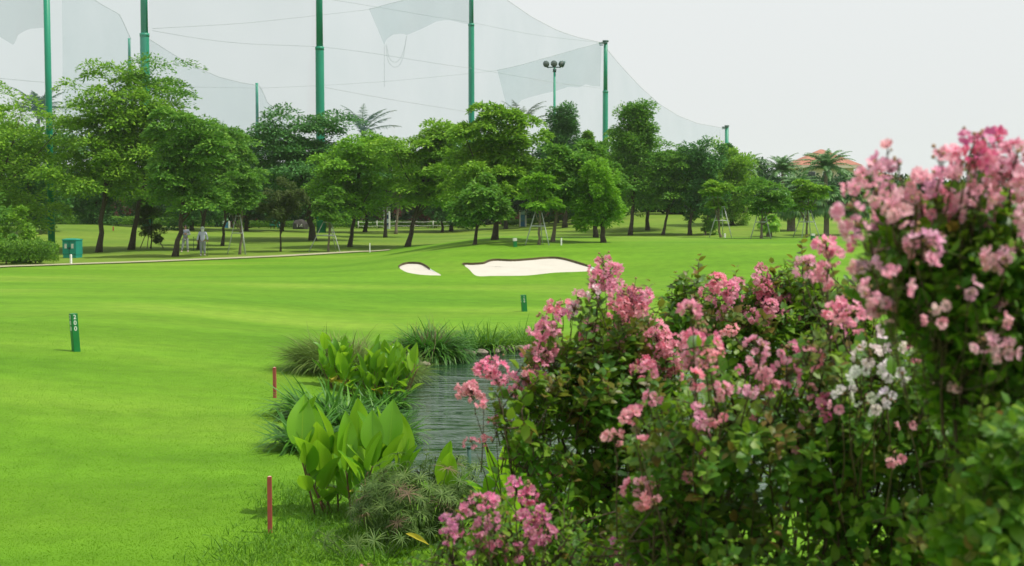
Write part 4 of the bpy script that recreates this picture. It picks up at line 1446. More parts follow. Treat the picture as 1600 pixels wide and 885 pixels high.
def ball(g, c, r, k=10):
    t = np.linspace(-1, 1, 9)
    g.tube([np.array(c) + [0, 0, r[2] * math.sin(a * math.pi / 2)] for a in t], [max(.001, r[0] * math.cos(a * math.pi / 2)) for a in t], k)


def person(label, bpos, yaw, legs, arms, head_turn, hat, shirt):
    root = thing('person', bpos, label, 'person', 'two people standing under the trees')
    nodes = [((0, 0, .93), (.135, .105)), ((0, 0, 1.08), (.125, .095)), ((0, .01, 1.24), (.15, .105)), ((0, .01, 1.36), (.12, .085)), ((0, 0, 1.44), .052), ((0, -.012, 1.50), .052),
             ((0, -.015, 1.56), (.078, .092)), ((0, -.01, 1.635), (.074, .088))]
    edges = [(0, 1), (1, 2), (2, 3), (3, 4), (4, 5), (5, 6), (6, 7)]

    def chain(start, pts, rads):
        prev = start
        for p, r in zip(pts, rads):
            nodes.append((p, r)); edges.append((prev, len(nodes) - 1)); prev = len(nodes) - 1
        return prev
    for s_, (knee, ankle, toe) in zip((-1, 1), legs):
        chain(0, [(s_ * .095, 0, .86), knee, ((knee[0] + ankle[0]) / 2, (knee[1] + ankle[1]) / 2 + .015, .30), ankle, toe], [.085, .056, .052, .036, .034])
    for s_, (elb, wri, hand) in zip((-1, 1), arms):
        w = chain(3, [(s_ * .175, 0, 1.385), elb, wri], [.05, .038, .026])
        wv = np.array(wri); hv = np.array(hand)
        palm = chain(w, [tuple(wv + (hv - wv) * .5)], [(.034, .02)])
        side = unit(np.cross(hv - wv, [.2, 1, .3]))
        for q in range(4):
            b0 = hv + side * (.024 - .016 * q)
            tip = b0 + (hv - wv) * (.75 - .12 * abs(q - 1.3)) + np.array([0, -.012, 0])
            chain(palm, [tuple(b0), tuple((b0 + tip) / 2 + [0, -.006, 0]), tuple(tip)], [.0095, .009, .007])
        th = wv + (hv - wv) * .55 + side * .035
        chain(palm, [tuple(th), tuple(th + (hv - wv) * .45 + side * .015)], [.010, .008])
    skinned('body', nodes, edges, SKIN, root)
    # face
    g = Geo()
    for s_ in (-1, 1): ball(g, (s_ * .03, -.098, 1.60), (.012, .012, .010), 8)
    o = g.build('eyes', HAIR, None, True); o.parent = root
    g = Geo(); g.tube([(0, -.098, 1.605), (0, -.112, 1.58), (0, -.118, 1.565)], [.009, .012, .014], 7)
    for s_ in (-1, 1): ball(g, (s_ * .082, -.005, 1.585), (.014, .02, .03), 8)
    o = g.build('nose_and_ears', SKIN, None, True); o.parent = root
    g = Geo(); g.tube([(-.025, -.1, 1.53), (0, -.106, 1.527), (.025, -.1, 1.53)], [.004, .007, .004], 6)
    o = g.build('mouth', plain('lips', (.30, .12, .10), .6), None, True); o.parent = root
    # clothes over the same joints
    tn = [((0, 0, .82), (.175, .14)), ((0, 0, 1.06), (.148, .118)), ((0, .01, 1.24), (.172, .128)), ((0, .01, 1.365), (.14, .105)), ((0, 0, 1.425), .07)]
    te = [(0, 1), (1, 2), (2, 3), (3, 4)]
    for s_, (elb, wri, hand) in zip((-1, 1), arms):
        tn += [((s_ * .178, 0, 1.385), .068), (elb, .056), (tuple(np.array(elb) * .12 + np.array(wri) * .88), .042)]
        k = len(tn); te += [(3, k - 3), (k - 3, k - 2), (k - 2, k - 1)]
    skinned('shirt', tn, te, shirt, root)
    ln = [((0, 0, .95), (.15, .12))]
    le = []
    for s_, (knee, ankle, toe) in zip((-1, 1), legs):
        ln += [((s_ * .098, 0, .84), .108), (knee, .08), (((knee[0] + ankle[0]) / 2, (knee[1] + ankle[1]) / 2, .3), .07), ((ankle[0], ankle[1], .13), .062)]
        k = len(ln); le += [(0, k - 4), (k - 4, k - 3), (k - 3, k - 2), (k - 2, k - 1)]
    skinned('trousers', ln, le, GREY_TROUSERS, root)
    for s_, (knee, ankle, toe) in zip((-1, 1), legs):
        a_, t_ = np.array(ankle), np.array(toe)
        h_ = a_ + (a_ - t_) * .25; h_[2] = .045; t2 = t_.copy(); t2[2] = .04
        skinned('shoe', [(tuple(h_), .042), (tuple((h_ + t2) / 2 + [0, 0, .015]), .05), (tuple(t2), .04)], [(0, 1), (1, 2)], SHOE, root, 0, 2)
    if hat:
        g = Geo(); g.tube([(0, -.005, 1.625), (0, -.005, 1.66), (0, 0, 1.715), (0, 0, 1.74)], [.102, .102, .082, .03], 16); h_ = g.build('hat', WHITE_HAT, None, True); h_.parent = root
        g = Geo(); g.tube([(0, -.03, 1.622), (0, -.03, 1.637)], [.165, .14], 20); o = g.build('brim', WHITE_HAT, None, True); o.parent = h_
        g = Geo(); g.tube([(0, .0, 1.42), (0, -.008, 1.49), (0, -.016, 1.55), (0, -.012, 1.60)], [.085, .085, .105, .098], 14); o = g.build('face_cover', WHITE_HAT, None, True); o.parent = root
    else:
        g = Geo(); g.tube([(0, .02, 1.56), (0, .018, 1.62), (0, .012, 1.68), (0, .008, 1.715), (0, .005, 1.735)], [.088, .101, .092, .062, .02], 16); o = g.build('hair', HAIR, None, True); o.parent = root
    root.rotation_euler = (0, 0, yaw)
    return root


p1 = G(290, 394.5, 40, 140); p2 = G(317, 400, 40, 140)
person('dark haired person in grey with hands raised to the chest, legs apart', p1, .25, [((-.15, -.02, .49), (-.24, .0, .09), (-.27, -.13, .035)), ((.11, -.03, .49), (.14, .02, .09), (.15, -.12, .035))],
       [((-.29, -.06, 1.12), (-.05, -.22, 1.17), (.02, -.24, 1.19)), ((.28, -.05, 1.12), (.06, -.21, 1.13), (-.02, -.235, 1.14))], 0, False, GREY_SHIRT)
person('person in pale shirt, brimmed hat and face cover leaning on a golf club', p2, -.1, [((-.10, -.03, .49), (-.10, .0, .09), (-.12, -.14, .035)), ((.10, -.02, .49), (.11, .02, .09), (.14, -.12, .035))],
       [((-.29, .03, 1.13), (-.30, -.07, .89), (-.295, -.10, .82)), ((.27, .03, 1.13), (.335, -.1, .91), (.34, -.13, .85))], 0, True, PALE_SHIRT)
# the golf club in the hand
hb = np.array(p2)
cx_ = .345 * math.cos(-.1) + .14 * math.sin(-.1)
club = thing('golf_club', (p2[0] + .30, p2[1] - .12, p2[2]), 'dark golf club held upright by the person in the hat', 'golf club')
g = Geo(); g.tube([(.03, -.03, .90), (.02, 0, .5), (0, 0, .03)], [.012, .008, .007], 6); o = g.build('shaft', BARK, None, True); o.parent = club
g = Geo(); g.tube([(.03, -.03, .80), (.034, -.036, .98)], .016, 7); o = g.build('grip', HAIR, None, True); o.parent = club
g = Geo(); g.box((.02, -.03, .02), (.03, .09, .035)); o = g.build('club_head', BOULDER, None); o.parent = club
# thin stick planted by the first person
sb_ = G(302.5, 392, 40, 140)
stick = thing('thin_stick', sb_, 'thin upright green stick planted between the two people', 'stick')
g = Geo(); g.tube([(0, 0, -.05), (0, 0, .4), (.01, 0, .86)], .018, 6); o = g.build('shaft', GREEN_DARK, None, True); o.parent = stick
g = Geo(); g.tube([(.01, 0, .862), (.01, 0, .90)], .03, 6); o = g.build('knob', GREEN_DARK, None, True); o.parent = stick

# ------------------------------------------------------------------ pond bank plants
def strap_clump(name, label, c, n, L, spread, mat, w=.035, group=None, bends=(0, 1, 2, 3, 4), up=.9, cat='plant', dry=0, ell=1.0):
    b = np.array([c[0], c[1], float(T(c[0], c[1]))])
    root = thing(name, b, label, cat, group)
    g = Geo()
    a = rng.random(n) * 2 * math.pi; r = np.sqrt(rng.random(n)) * spread
    x_ = b[0] + np.cos(a) * r * ell; y_ = b[1] + np.sin(a) * r
    pos = np.column_stack([x_, y_, np.maximum(T(x_, y_), WATER_Z - .05) - .02])
    a2 = a + rng.normal(size=n) * .7
    lean = .25 + .75 * (r / spread) + .25 * rng.normal(size=n)
    D = np.column_stack([np.cos(a2) * lean, np.sin(a2) * lean, np.full(n, up)])
    for k in bends:
        s_ = np.arange(n) % len(bends) == bends.index(k)
        m = s_.sum()
        N = np.column_stack([-D[s_][:, 0], -D[s_][:, 1], np.full(m, 1.0)])
        g.scatter(STRAPS[k], pos[s_], D[s_], N + .25 * rng.normal(size=(m, 3)), L * (.6 + .55 * rng.random(m)), w * (.75 + .5 * rng.random(m)))
    g.build('leaves', mat, root, True)
    if dry:
        g = Geo()
        m = dry
        a = rng.random(m) * 2 * math.pi
        D = np.column_stack([np.cos(a) * .7, np.sin(a) * .7, .9 + rng.random(m)])
        g.scatter(STRAPS[2], np.repeat(b[None], m, 0) + np.column_stack([rng.normal(size=(m, 2)) * spread * .4 * [ell, 1], np.zeros(m)]), D, rdir(m), L * (.8 + .4 * rng.random(m)), .012)
        g.build('dry_stalks', L_DRY, root, True)
    return root


LG = 'strap leaved clumps along the pond bank'


def gp(px, py):
    return G(px, py, 10, 60)[:2]


strap_clump('spider_lily', 'large dark green lily clump between the two big leaved clumps', gp(530, 668), 620, .95, .6, L_LILY, .055, LG, ell=1.2)
strap_clump('spider_lily', 'lily clump reaching out over the lawn behind the near big leaved clump', gp(478, 702), 200, .9, .22, L_LILY, .05, LG)
strap_clump('spider_lily', 'lily clump leaning over the water behind the near big leaved clump', gp(590, 690), 330, .85, .4, L_LILY, .05, LG)
strap_clump('spider_lily', 'narrow lily clump at the waterline beside the middle big leaved clump', gp(598, 640), 240, .7, .3, L_LILY, .05, LG)
strap_clump('spider_lily', 'round dark lily clump with dry brown stalks at the far bank', gp(671, 568), 1500, 1.2, .46, L_LILY, .06, LG, (1, 2, 3, 4), 1.35, dry=160)
strap_clump('reed_tuft', 'tall grey green tuft of fine reeds behind the middle big leaved clump', gp(548, 588), 3200, 1.2, .75, L_REED, .024, LG, (1, 2, 3), 1.25, dry=80, ell=1.25)
strap_clump('reed_tuft', 'spill of fine reeds on the water side of the middle big leaved clump', gp(622, 598), 420, 1.0, .35, L_REED, .022, LG, (1, 2, 3), 1.1)
strap_clump('spider_lily', 'small tuft by the stones next to the round dark clump', gp(737, 549), 260, .95, .5, L_LILY, .045, LG)
strap_clump('spider_lily', 'bushy bright tuft in the middle of the far stony bank', gp(764, 550), 320, 1.05, .5, L_HEDGE, .045, LG)
strap_clump('spider_lily', 'low sparse tuft on the far stony bank', gp(797, 545), 200, .75, .5, L_HEDGE, .04, LG)
strap_clump('spider_lily', 'low tuft nearest the pink blossom on the far bank', gp(824, 543), 280, .9, .55, L_HEDGE, .04, LG)
strap_clump('grass_tuft', 'few tall grass blades sprouting from the lawn left of the near stake', G(352, 862, 10, 40)[:2], 7, .36, .05, L_HEDGE, .012, None, (0, 1), 1.3)


def canna_clump(label, c, n_stem, h, leaf, spread, dry=3, ell=1.0, wfac=.42, per=5):
    b = np.array([c[0], c[1], float(T(c[0], c[1]))])
    root = thing('canna_clump', b, label, 'plant', 'big leaved bright green clumps on the pond bank')
    gl, gs, gy = Geo(), Geo(), Geo()
    for k in range(n_stem):
        a = rng.random() * 2 * math.pi; r = math.sqrt(rng.random()) * spread
        s0 = b + np.array([math.cos(a) * r * ell, math.sin(a) * r, 0]); s0[2] = max(float(T(s0[0], s0[1])), WATER_Z) - .03
        hh = h * (.55 + .45 * rng.random())
        top = s0 + np.array([math.cos(a) * .16 * ell + rng.normal() * .05, math.sin(a) * .12 + rng.normal() * .05, hh * .62])
        st = bez(s0, (s0 + top) / 2 + rng.normal(size=3) * .03, top, 6)
        gs.tube(st, np.linspace(.014, .008, 6), 5)
        m = per
        for q in range(m):
            f = .35 + .65 * q / (m - 1)
            p = st[min(5, int(f * 5))]
            az = rng.random() * 2 * math.pi
            el = (.25 + 1.08 * f) + rng.normal() * .14
            D = np.array([[math.cos(az) * math.cos(el), math.sin(az) * math.cos(el), math.sin(el)]])
            N = np.array([[-math.cos(az) * math.sin(el), -math.sin(az) * math.sin(el), math.cos(el)]]) + rng.normal(size=(1, 3)) * .2
            L = leaf * (.65 + .45 * rng.random()) * (.75 + .3 * f)
            pet = p + D[0] * L * .18
            gs.tube([p, pet], .006, 4)
            tgt = gy if (f < .5 and rng.random() < .10 * dry) else gl
            tgt.scatter(CANNA[rng.choice([0, 0, 1, 2]) if f > .6 else rng.choice([1, 2])], pet[None], D, N, L, L * wfac * (.85 + .3 * rng.random()))
    gl.build('leaves', L_CANNA, root, True)
    gs.build('stems', plain('canna_stem', (.13, .07, .03), .6, .3, 10), root, True)
    if gy.n: gy.build('yellowed_leaves', L_YELLOW, root, True)
    return root


canna_clump('tall big leaved clump nearest the viewer at the water edge', gp(550, 808), 17, 1.25, .58, .36, 2, 1.35, .50)
canna_clump('big leaved clump in the middle of the bank by the grey green reeds', gp(578, 624), 40, 1.18, .50, .55, 2, 1.45, .46)
canna_clump('broad bright leaves rising behind the low pink shrub', gp(752, 846), 7, .95, .50, .3, 1, 1.4)
canna_clump('bright leaves showing between the dark stems of the leftmost tall shrub', (.95, 13.2), 9, .9, .55, .5, 1, 1.5)


def papyrus(label, c, n, h, spread, rays, ell=1.0):
    b = np.array([c[0], c[1], float(T(c[0], c[1]))])
    root = thing('papyrus_clump', b, label, 'plant')
    gs, gl, gd = Geo(), Geo(), Geo()
    for k in range(n):
        a = rng.random() * 2 * math.pi; r = math.sqrt(rng.random()) * spread
        s0 = b + np.array([math.cos(a) * r * ell, math.sin(a) * r, 0]); s0[2] = float(T(s0[0], s0[1]))
        hh = h * (.45 + .55 * rng.random()) * (1 - .35 * (r / spread) ** 2)
        top = s0 + np.array([math.cos(a) * .28 * ell, math.sin(a) * .22, hh]) + rng.normal(size=3) * .05
        st = bez(s0 - [0, 0, .05], s0 + (top - s0) * .55 + [0, 0, hh * .1], top, 6)
        gs.tube(st, .0045, 4)
        ax = unit(st[-1] - st[-2])
        m = rays
        th = np.arange(m) * 2 * math.pi / m + rng.random()
        A = unit(np.cross(ax, [0.3, .2, 1])); B = np.cross(ax, A)
        D = np.cos(th)[:, None] * A + np.sin(th)[:, None] * B + ax * (.35 + .25 * rng.random()) + .1 * rng.normal(size=(m, 3))
        (gd if rng.random() < .07 else gl).scatter(STRAPS[rng.choice([1, 2, 3])], np.repeat(top[None], m, 0), D, np.repeat(ax[None], m, 0) + .1 * rng.normal(size=(m, 3)), .16 * (.8 + .5 * rng.random(m)), .010)
    gs.build('stems', L_PAPYRUS, root, True)
    gl.build('leaves', L_PAPYRUS, root, True)
    if gd.n: gd.build('dry_leaves', L_DRY, root, True)
    return root


papyrus('wide grey green papyrus clump in front of the water', ((650 - 800) / F * 15.2, 15.2), 260, .80, .48, 18, .95)
papyrus('small papyrus tuft on the grass left of the wide papyrus clump', ((575 - 800) / F * 14.3, 14.3), 26, .42, .25, 16)
papyrus('papyrus tuft under the lower branches of the leftmost tall shrub', (-.55, 17.4), 34, .5, .4, 16, 1.6)

# one long yellow leaf fallen on the papyrus
yl = P(655, 846, 14.1)
g = Geo()
g.scatter(CANNA[0], np.array([P(634, 834, 14.05)]), np.array([P(673, 855, 13.95) - P(634, 834, 14.05)]), np.array([[0.1, -.6, .8]]), .28, .055)
tag(g.build('fallen_leaf', L_YELLOW, None, True), 'long yellow leaf lying on the papyrus clump', 'leaf')

# stones on the far shore
for k, (px, py, s) in enumerate([(652, 567, .13), (661, 569, .1), (668, 570, .09), (728, 551, .15), (737, 552, .14), (752, 551, .16), (775, 549, .13), (783, 547, .17), (792, 546, .2), (801, 545, .16), (812, 544, .18), (822, 543.5, .13),
                                 (832, 542.5, .16), (843, 542, .2), (718, 553, .14)]):
    w_ = P(px, py, 1.0)
    dd = (CAM_Z - WATER_Z - .06) / ((CAM_Z - w_[2]))
    p = P(px, py, dd)
    me = bpy.data.meshes.new('shore_stone')
    bm = bmesh.new(); bmesh.ops.create_icosphere(bm, subdivisions=3, radius=1)
    ph = rng.random(3) * 6
    for v in bm.verts:
        kk = 1 + .16 * math.sin(v.co.x * 3 + ph[0]) + .12 * math.sin(v.co.y * 4 + ph[1]) + .08 * math.sin(v.co.z * 7 + ph[2])
        v.co = Vector((v.co.x * s * 1.05 * kk, v.co.y * s * .85 * kk, v.co.z * s * .55 * kk))
    bm.to_mesh(me); bm.free(); me.materials.append(STONE)
    for q in me.polygons: q.use_smooth = True
    o = link('shore_stone', me); o.location = p; o.rotation_euler = (0, 0, rng.random() * 6)
    tag(o, 'pale stone at the far waterline of the pond', 'stone', 'stones along the far waterline')

# green post at the water edge
b = np.array(P(733, 712, 20.3)); b[2] = float(T(b[0], b[1]))
root = thing('water_post', b, 'short green post standing in the water by the shrub', 'post')
g = Geo(); g.tube([(0, 0, -.4), (0, 0, .2), (0, 0, .52)], .03, 10); o = g.build('shaft', GREEN_DARK, None, True); o.parent = root
g = Geo(); g.tube([(0, 0, .522), (0, 0, .55)], [.038, .034], 10); o = g.build('cap', GREEN_DARK, None, True); o.parent = root


# ------------------------------------------------------------------ crape myrtle shrubs
def flower_tpl():
    """One frilled blossom: six crinkled petals on thin claws."""
    V, Fq = [], []
    for k in range(6):
        a = k * math.pi / 3 + rng.normal() * .12
        ca, sa = math.cos(a), math.sin(a)
        lift = .35 + .35 * rng.random()
        b0 = len(V)
        for i, (u, w) in enumerate([(.18, .05), (.55, .36), (.82, .5), (1.02, .34)]):
            for j, v in enumerate((-1, -.33, .33, 1)):
                x = u + .06 * rng.normal() * (i > 0); y = w * v + .05 * rng.normal() * (i > 0)
                z = lift * u * u + (.17 * rng.normal() if i > 0 else 0) - .1 * abs(v) * (i > 0)
                V.append((x * ca - y * sa, x * sa + y * ca, z))
        for i in range(3):
            for j in range(3):
                p = b0 + i * 4 + j
                Fq.append((p, p + 1, p + 5, p + 4))
    return (np.array(V) * .5, [Fq])


FLOWERS = [flower_tpl() for _ in range(4)]


def sph_tpl():
    V = [(0, 0, -1)]; Fq = []; Ft = []
    for z in (-.5, .5):
        for k in range(6):
            a = k * math.pi / 3
            V.append((math.cos(a) * .86, math.sin(a) * .86, z))
    V.append((0, 0, 1))
    for k in range(6):
        j = (k + 1) % 6
        Fq.append((1 + k, 1 + j, 7 + j, 7 + k)); Ft.append((0, 1 + j, 1 + k)); Ft.append((13, 7 + k, 7 + j))
    return (np.array(V), [Fq, Ft])


SPH = sph_tpl()


def cluster_mesh(name, width, height, n_flower, n_bud, fl=.030):
    """A panicle: axis +Z from its foot at the origin, blossoms over an uneven cone, buds near the tip."""
    g = Geo()
    ax = bez((0, 0, -.03), (rng.normal() * .01, rng.normal() * .01, height * .5), (0, 0, height), 6)
    g.tube(ax, np.linspace(.0025, .001, 6), 4, 1)
    lumps = [np.array([rng.normal() * width * .28, rng.normal() * width * .28, height * (.2 + .7 * rng.random())]) for _ in range(max(1, n_flower // 7))]
    pts = []
    for k in range(n_flower):
        l_ = lumps[k % len(lumps)]
        pts.append(l_ + rdir(1)[0] * np.array([1, 1, .9]) * (.018 + .32 * width / max(1, len(lumps)) ** .5) * (.75 + .35 * rng.random()))
    pts = np.array(pts)
    pts[:, 2] = np.clip(pts[:, 2], .0, height * 1.08)
    c = np.array([0, 0, height * .45])
    for k in range(4):
        s_ = np.arange(n_flower) % 4 == k
        m = s_.sum()
        if m == 0: continue
        near = np.array([lumps[i % len(lumps)] for i in np.nonzero(s_)[0]])
        outw = unit(pts[s_] - near) + .5 * unit(pts[s_] - c) + .25 * rng.normal(size=(m, 3))
        outw = unit(outw)
        D = np.cross(outw, rng.normal(size=(m, 3)))
        S = fl * (.8 + .4 * rng.random(m))
        g.scatter(FLOWERS[k], pts[s_], D, outw, S, S, 0)
    for p in pts:
        g.tube([(0, 0, max(0, p[2] * .6)), p * [.5, .5, .85], p], .0012, 3, 1)
    if n_bud:
        bp_ = np.column_stack([rng.normal(size=(n_bud, 2)) * width * .22, height * (.75 + .45 * rng.random(n_bud))])
        sz = .0035 + .0025 * rng.random(n_bud)
        g.scatter(SPH, bp_, rdir(n_bud), rdir(n_bud), sz, sz, 2)
        for p in bp_:
            g.tube([(0, 0, height * .6), p * [.5, .5, .9], p], .001, 3, 1)
    o = g.build(name, [PETAL, STEM, L_BUD], None, True)
    me = o.data
    bpy.data.objects.remove(o)
    return me


CL = []   # (diameter, meshes)
for dia, hgt, nf, nb in [(.03, .025, 2, 1), (.05, .05, 6, 4), (.075, .075, 14, 6), (.105, .11, 28, 9), (.145, .16, 52, 12), (.19, .22, 88, 16)]:
    CL.append((dia, [cluster_mesh('flower_cluster', dia, hgt, nf, nb) for _ in range(4)]))

PINK = (.80, .215, .315, 1)
TINT = {'p': (.94, .37, .51, 1), 'q': (.94, .54, .65, 1), 'l': (.94, .46, .62, 1), 'w': (.88, .76, .78, 1), 'd': (.86, .24, .44, 1), 'k': (.80, .26, .46, 1)}  # the low shrub's tint has shade put into its pink


def shrub(label, root_xy, d, flowers, blobs, leaf, n_shoot, spread=.35, tint='p', bronze=.25, extra_shoots=(), n_main=9, seedling=0, shoot_len=.42, spacing=.024, stem_r=.014):
    b = np.array([root_xy[0], root_xy[1], 0.0]); b[2] = float(T(b[0], b[1]))
    root = thing('flowering_shrub', b, label, 'shrub', 'pink flowering shrubs in front of the pond')
    gs, gl, gb = Geo(), Geo(), Geo()
    # blobs: px, py, dist, half width px, half height px, half depth m
    B = []
    for (px, py, dd, rx, ry, rz) in blobs:
        c = P(px, py, dd)
        B.append((c, np.array([rx / F * dd, rz, ry / F * dd])))
    wts = np.array([h[0] * h[2] * (h[1] ** .5) for c, h in B]); wts /= wts.sum()
    mains = []
    for k in range(n_main):
        c, h = B[k % len(B)] if k < len(B) else B[rng.choice(len(B), p=wts)]
        tip = c + rdir(1)[0] * h * .45
        s0 = b + np.array([rng.normal() * spread * .4, rng.normal() * spread * .4, -.05])
        m = s0 + (tip - s0) * [.35, .35, .6]
        st = bez(s0, m, tip, 16)
        st[2:-1] += rng.normal(size=(13, 3)) * .012
        gs.tube(st, np.linspace(stem_r, .004, 16), 6)
        mains.append(st)
    MP = np.concatenate([m[5:] for m in mains])
    LP, LD, LN, LS, LB = [], [], [], [], []

    def shoot(p0, p1, lift, bronzed, dens=1.0, r=None, start=.15):
        r = stem_r * .22 if r is None else r
        L = np.linalg.norm(p1 - p0)
        mid = (p0 + p1) / 2 + np.array([0, 0, lift * L]) + rng.normal(size=3) * .06 * L
        n = max(5, int(L / spacing * dens * .8))
        st = bez(p0, mid, p1, max(n, 5))
        gs.tube(st[::2] if len(st) > 8 else st, np.linspace(r, r * .4, len(st[::2] if len(st) > 8 else st)), 4)
        tan = unit(np.gradient(st, axis=0))
        n = len(st)
        a0 = rng.random() * 6
        for i in range(n):
            f = i / (n - 1)
            if f < start: continue
            A = unit(np.cross(tan[i], [.31, .2, .93])); Bv = np.cross(tan[i], A)
            for s_ in (0, math.pi):
                th = a0 + (i % 2) * math.pi / 2 + s_ + rng.normal() * .35
                o_ = math.cos(th) * A + math.sin(th) * Bv
                dirv = o_ * .9 + tan[i] * .45 + np.array([0, 0, .05]) + rng.normal(size=3) * .18
                LP.append(st[i] + o_ * .004); LD.append(dirv)
                nn = np.array([0, 0, 1.0]) * .8 + tan[i] * .7 + rng.normal(size=3) * .32
                LN.append(nn); LS.append(leaf * (.62 + .5 * rng.random()) * (1 - .45 * max(0, f - .7) / .3))
                LB.append(bronzed and f > .55)
    for k in range(n_shoot):
        c, h = B[rng.choice(len(B), p=wts)]
        v = rdir(1)[0]; v[2] = v[2] * .8 + .15
        tip = c + v * h * (.45 + .55 * rng.random() ** .5)
        L = shoot_len * (.6 + .7 * rng.random())
        near = MP[np.argmin(np.linalg.norm(MP - (tip - [0, 0, L * .4]), axis=1))]
        back = unit(near - tip + rng.normal(size=3) * .1)
        back = unit(back + np.array([0, 0, -.55]))
        dist = min(L, max(.12, np.linalg.norm(near - tip)))
        shoot(tip + back * dist, tip, .06, rng.random() < bronze)
        if rng.random() < .35:
            q = tip + back * dist
            gs.tube(bez(near, (near + q) / 2 + [0, 0, -.03], q, 5), np.linspace(stem_r * .4, stem_r * .22, 5), 4)
    for (px, py, dd, L) in extra_shoots:
        tip = P(px, py, dd); L = L * 1.1
        p0 = tip + np.array([rng.normal() * .05, rng.normal() * .05, -L])
        shoot(p0, tip, .02, True, 1.1, .004, .05)
        shoot(p0, tip + np.array([.07, .02, -.10]), .02, True, 1.0)
        shoot(p0, tip + np.array([-.08, .03, -.14]), .02, False, 1.0)
    LPa, LDa, LNa, LSa, LBa = map(np.array, (LP, LD, LN, LS, LB))
    for mask, gg in ((~LBa, gl), (LBa, gb)):
        if mask.sum():
            gg.scatter(LEAF8, LPa[mask], LDa[mask], LNa[mask], LSa[mask], LSa[mask] * (.60 + .14 * rng.random(mask.sum())))
    # the blossoms, each on its own twig
    for fl in flowers:
        px, py, s = fl[:3]
        tn = fl[3] if len(fl) > 3 else tint
        dd = fl[4] if len(fl) > 4 else d + rng.normal() * .12
        dia = s * (1.02 if tn == 'w' else 1.3) / F * dd
        sizes = np.array([c[0] for c in CL])
        i = int(np.argmin(np.abs(np.log(sizes / dia))))
        me = CL[i][1][rng.integers(0, 4)]
        sc = float(np.clip(dia / sizes[i], .75, 1.5))
        c = P(px, py, dd)
        near = MP[np.argmin(np.linalg.norm(MP - (c - [0, 0, .25]), axis=1))]
        axd = unit(unit(c - near) + np.array([0, 0, .9]) + rng.normal(size=3) * .22)
        foot = c - axd * sizes[i] * .5 * sc
        o = bpy.data.objects.new('flower_cluster', me); COL.objects.link(o)
        o.parent = root
        qt = Vector(axd).to_track_quat('Z', 'Y')
        o.rotation_mode = 'QUATERNION'
        from mathutils import Quaternion
        o.rotation_quaternion = qt @ Quaternion((0, 0, 1), rng.random() * 6.28)
        o.location = Vector(foot) - root.location
        o.scale = (sc, sc, sc)
        t = np.array(TINT[tn]); t[:3] *= rng.uniform(.9, 1.08, 3)
        o.color = tuple(np.minimum(t, 1))
        p0 = foot - axd * .30 + rng.normal(size=3) * .03
        shoot(p0, foot, 0, rng.random() < bronze * 1.3, 1.0, stem_r * .22, .1)
    gs.build('stems', STEM, root, True)
    gl.build('leaves', L_MYRTLE, root, True)
    if gb.n: gb.build('young_leaves', L_BRONZE, root, True)
    return root


A_FL = [(944, 424, 30), (949, 436, 24), (936, 448, 22), (931, 460, 16, 'w'), (901, 469, 14, 'q'), (897, 490, 16, 'q'), (867, 486, 22), (878, 498, 14), (853, 509, 24), (847, 523, 20), (861, 522, 16), (851, 538, 26),
        (859, 556, 24), (831, 556, 14), (830, 587, 18), (974, 459, 16), (991, 463, 30), (984, 478, 34), (974, 494, 30), (995, 490, 26), (970, 509, 20), (1007, 507, 16), (922, 512, 14), (916, 526, 22), (956, 532, 12),
        (975, 538, 16), (939, 562, 12), (1024, 523, 32), (1030, 538, 30), (1041, 556, 36), (1048, 568, 26), (1034, 582, 18), (1005, 582, 30), (774, 591, 38), (738, 621, 28), (755, 632, 11), (827, 589, 30), (809, 611, 20),
        (799, 622, 16), (848, 625, 15, 'd'), (774, 666, 13), (738, 694, 11), (757, 694, 11), (857, 737, 18), (820, 600, 16), (854, 563, 14)]
B_FL = [(1118, 453, 28), (1140, 466, 28), (1148, 449, 12), (1190, 430, 18), (1195, 460, 34), (1199, 478, 36), (1213, 460, 22), (1220, 489, 32), (1231, 496, 18), (1161, 505, 26), (1149, 523, 15), (1172, 491, 18),
        (1131, 496, 16), (1154, 539, 12), (1206, 510, 12), (1223, 518, 12), (1180, 436, 12), (1204, 492, 26)]
C_FL = [(1294, 394, 22), (1295, 410, 22), (1295, 430, 24), (1264, 419, 20, 'l'), (1258, 445, 12), (1280, 444, 13), (1314, 493, 34), (1302, 520, 15), (1082, 496, 22), (1092, 527, 34), (1108, 540, 40), (1098, 552, 40),
        (1118, 557, 26), (1188, 554, 26, 'l'), (1231, 550, 20), (1253, 552, 20), (1004, 587, 18), (1100, 587, 32), (1076, 600, 20), (1118, 613, 19), (1135, 616, 16), (1118, 638, 14), (1187, 597, 20), (1171, 620, 16, 'l'),
        (1162, 587, 14), (1207, 609, 16), (1231, 589, 22), (1090, 656, 20), (1087, 678, 12), (1106, 669, 10), (1197, 656, 13), (1076, 742, 14), (1004, 642, 17), (1018, 623, 15), (990, 656, 18), (963, 694, 20),
        (1000, 700, 13), (1007, 771, 30), (1031, 764, 16), (1028, 790, 19), (1105, 712, 11), (1264, 613, 15, 'l'), (1294, 637, 23, 'd'), (1313, 638, 12), (1256, 650, 16, 'l'), (1249, 697, 16), (1316, 618, 13, 'w'),
        (1330, 613, 13, 'w'), (1352, 621, 18, 'w'), (1387, 632, 22, 'w'), (1368, 638, 17, 'w'), (1344, 645, 13, 'w'), (1350, 502, 12, 'w'), (1368, 512, 14, 'w'), (1360, 559, 28, 'w'), (1355, 577, 26, 'w'),
        (1376, 541, 17, 'w'), (1391, 581, 28, 'w'), (1393, 538, 15, 'w'), (1420, 550, 24, 'd'), (1466, 549, 14, 'q'), (1501, 558, 13, 'w'), (1430, 580, 13), (1468, 601, 17, 'q'), (1487, 632, 17, 'w'), (1419, 663, 11),
        (1399, 706, 13), (1321, 489, 24)]
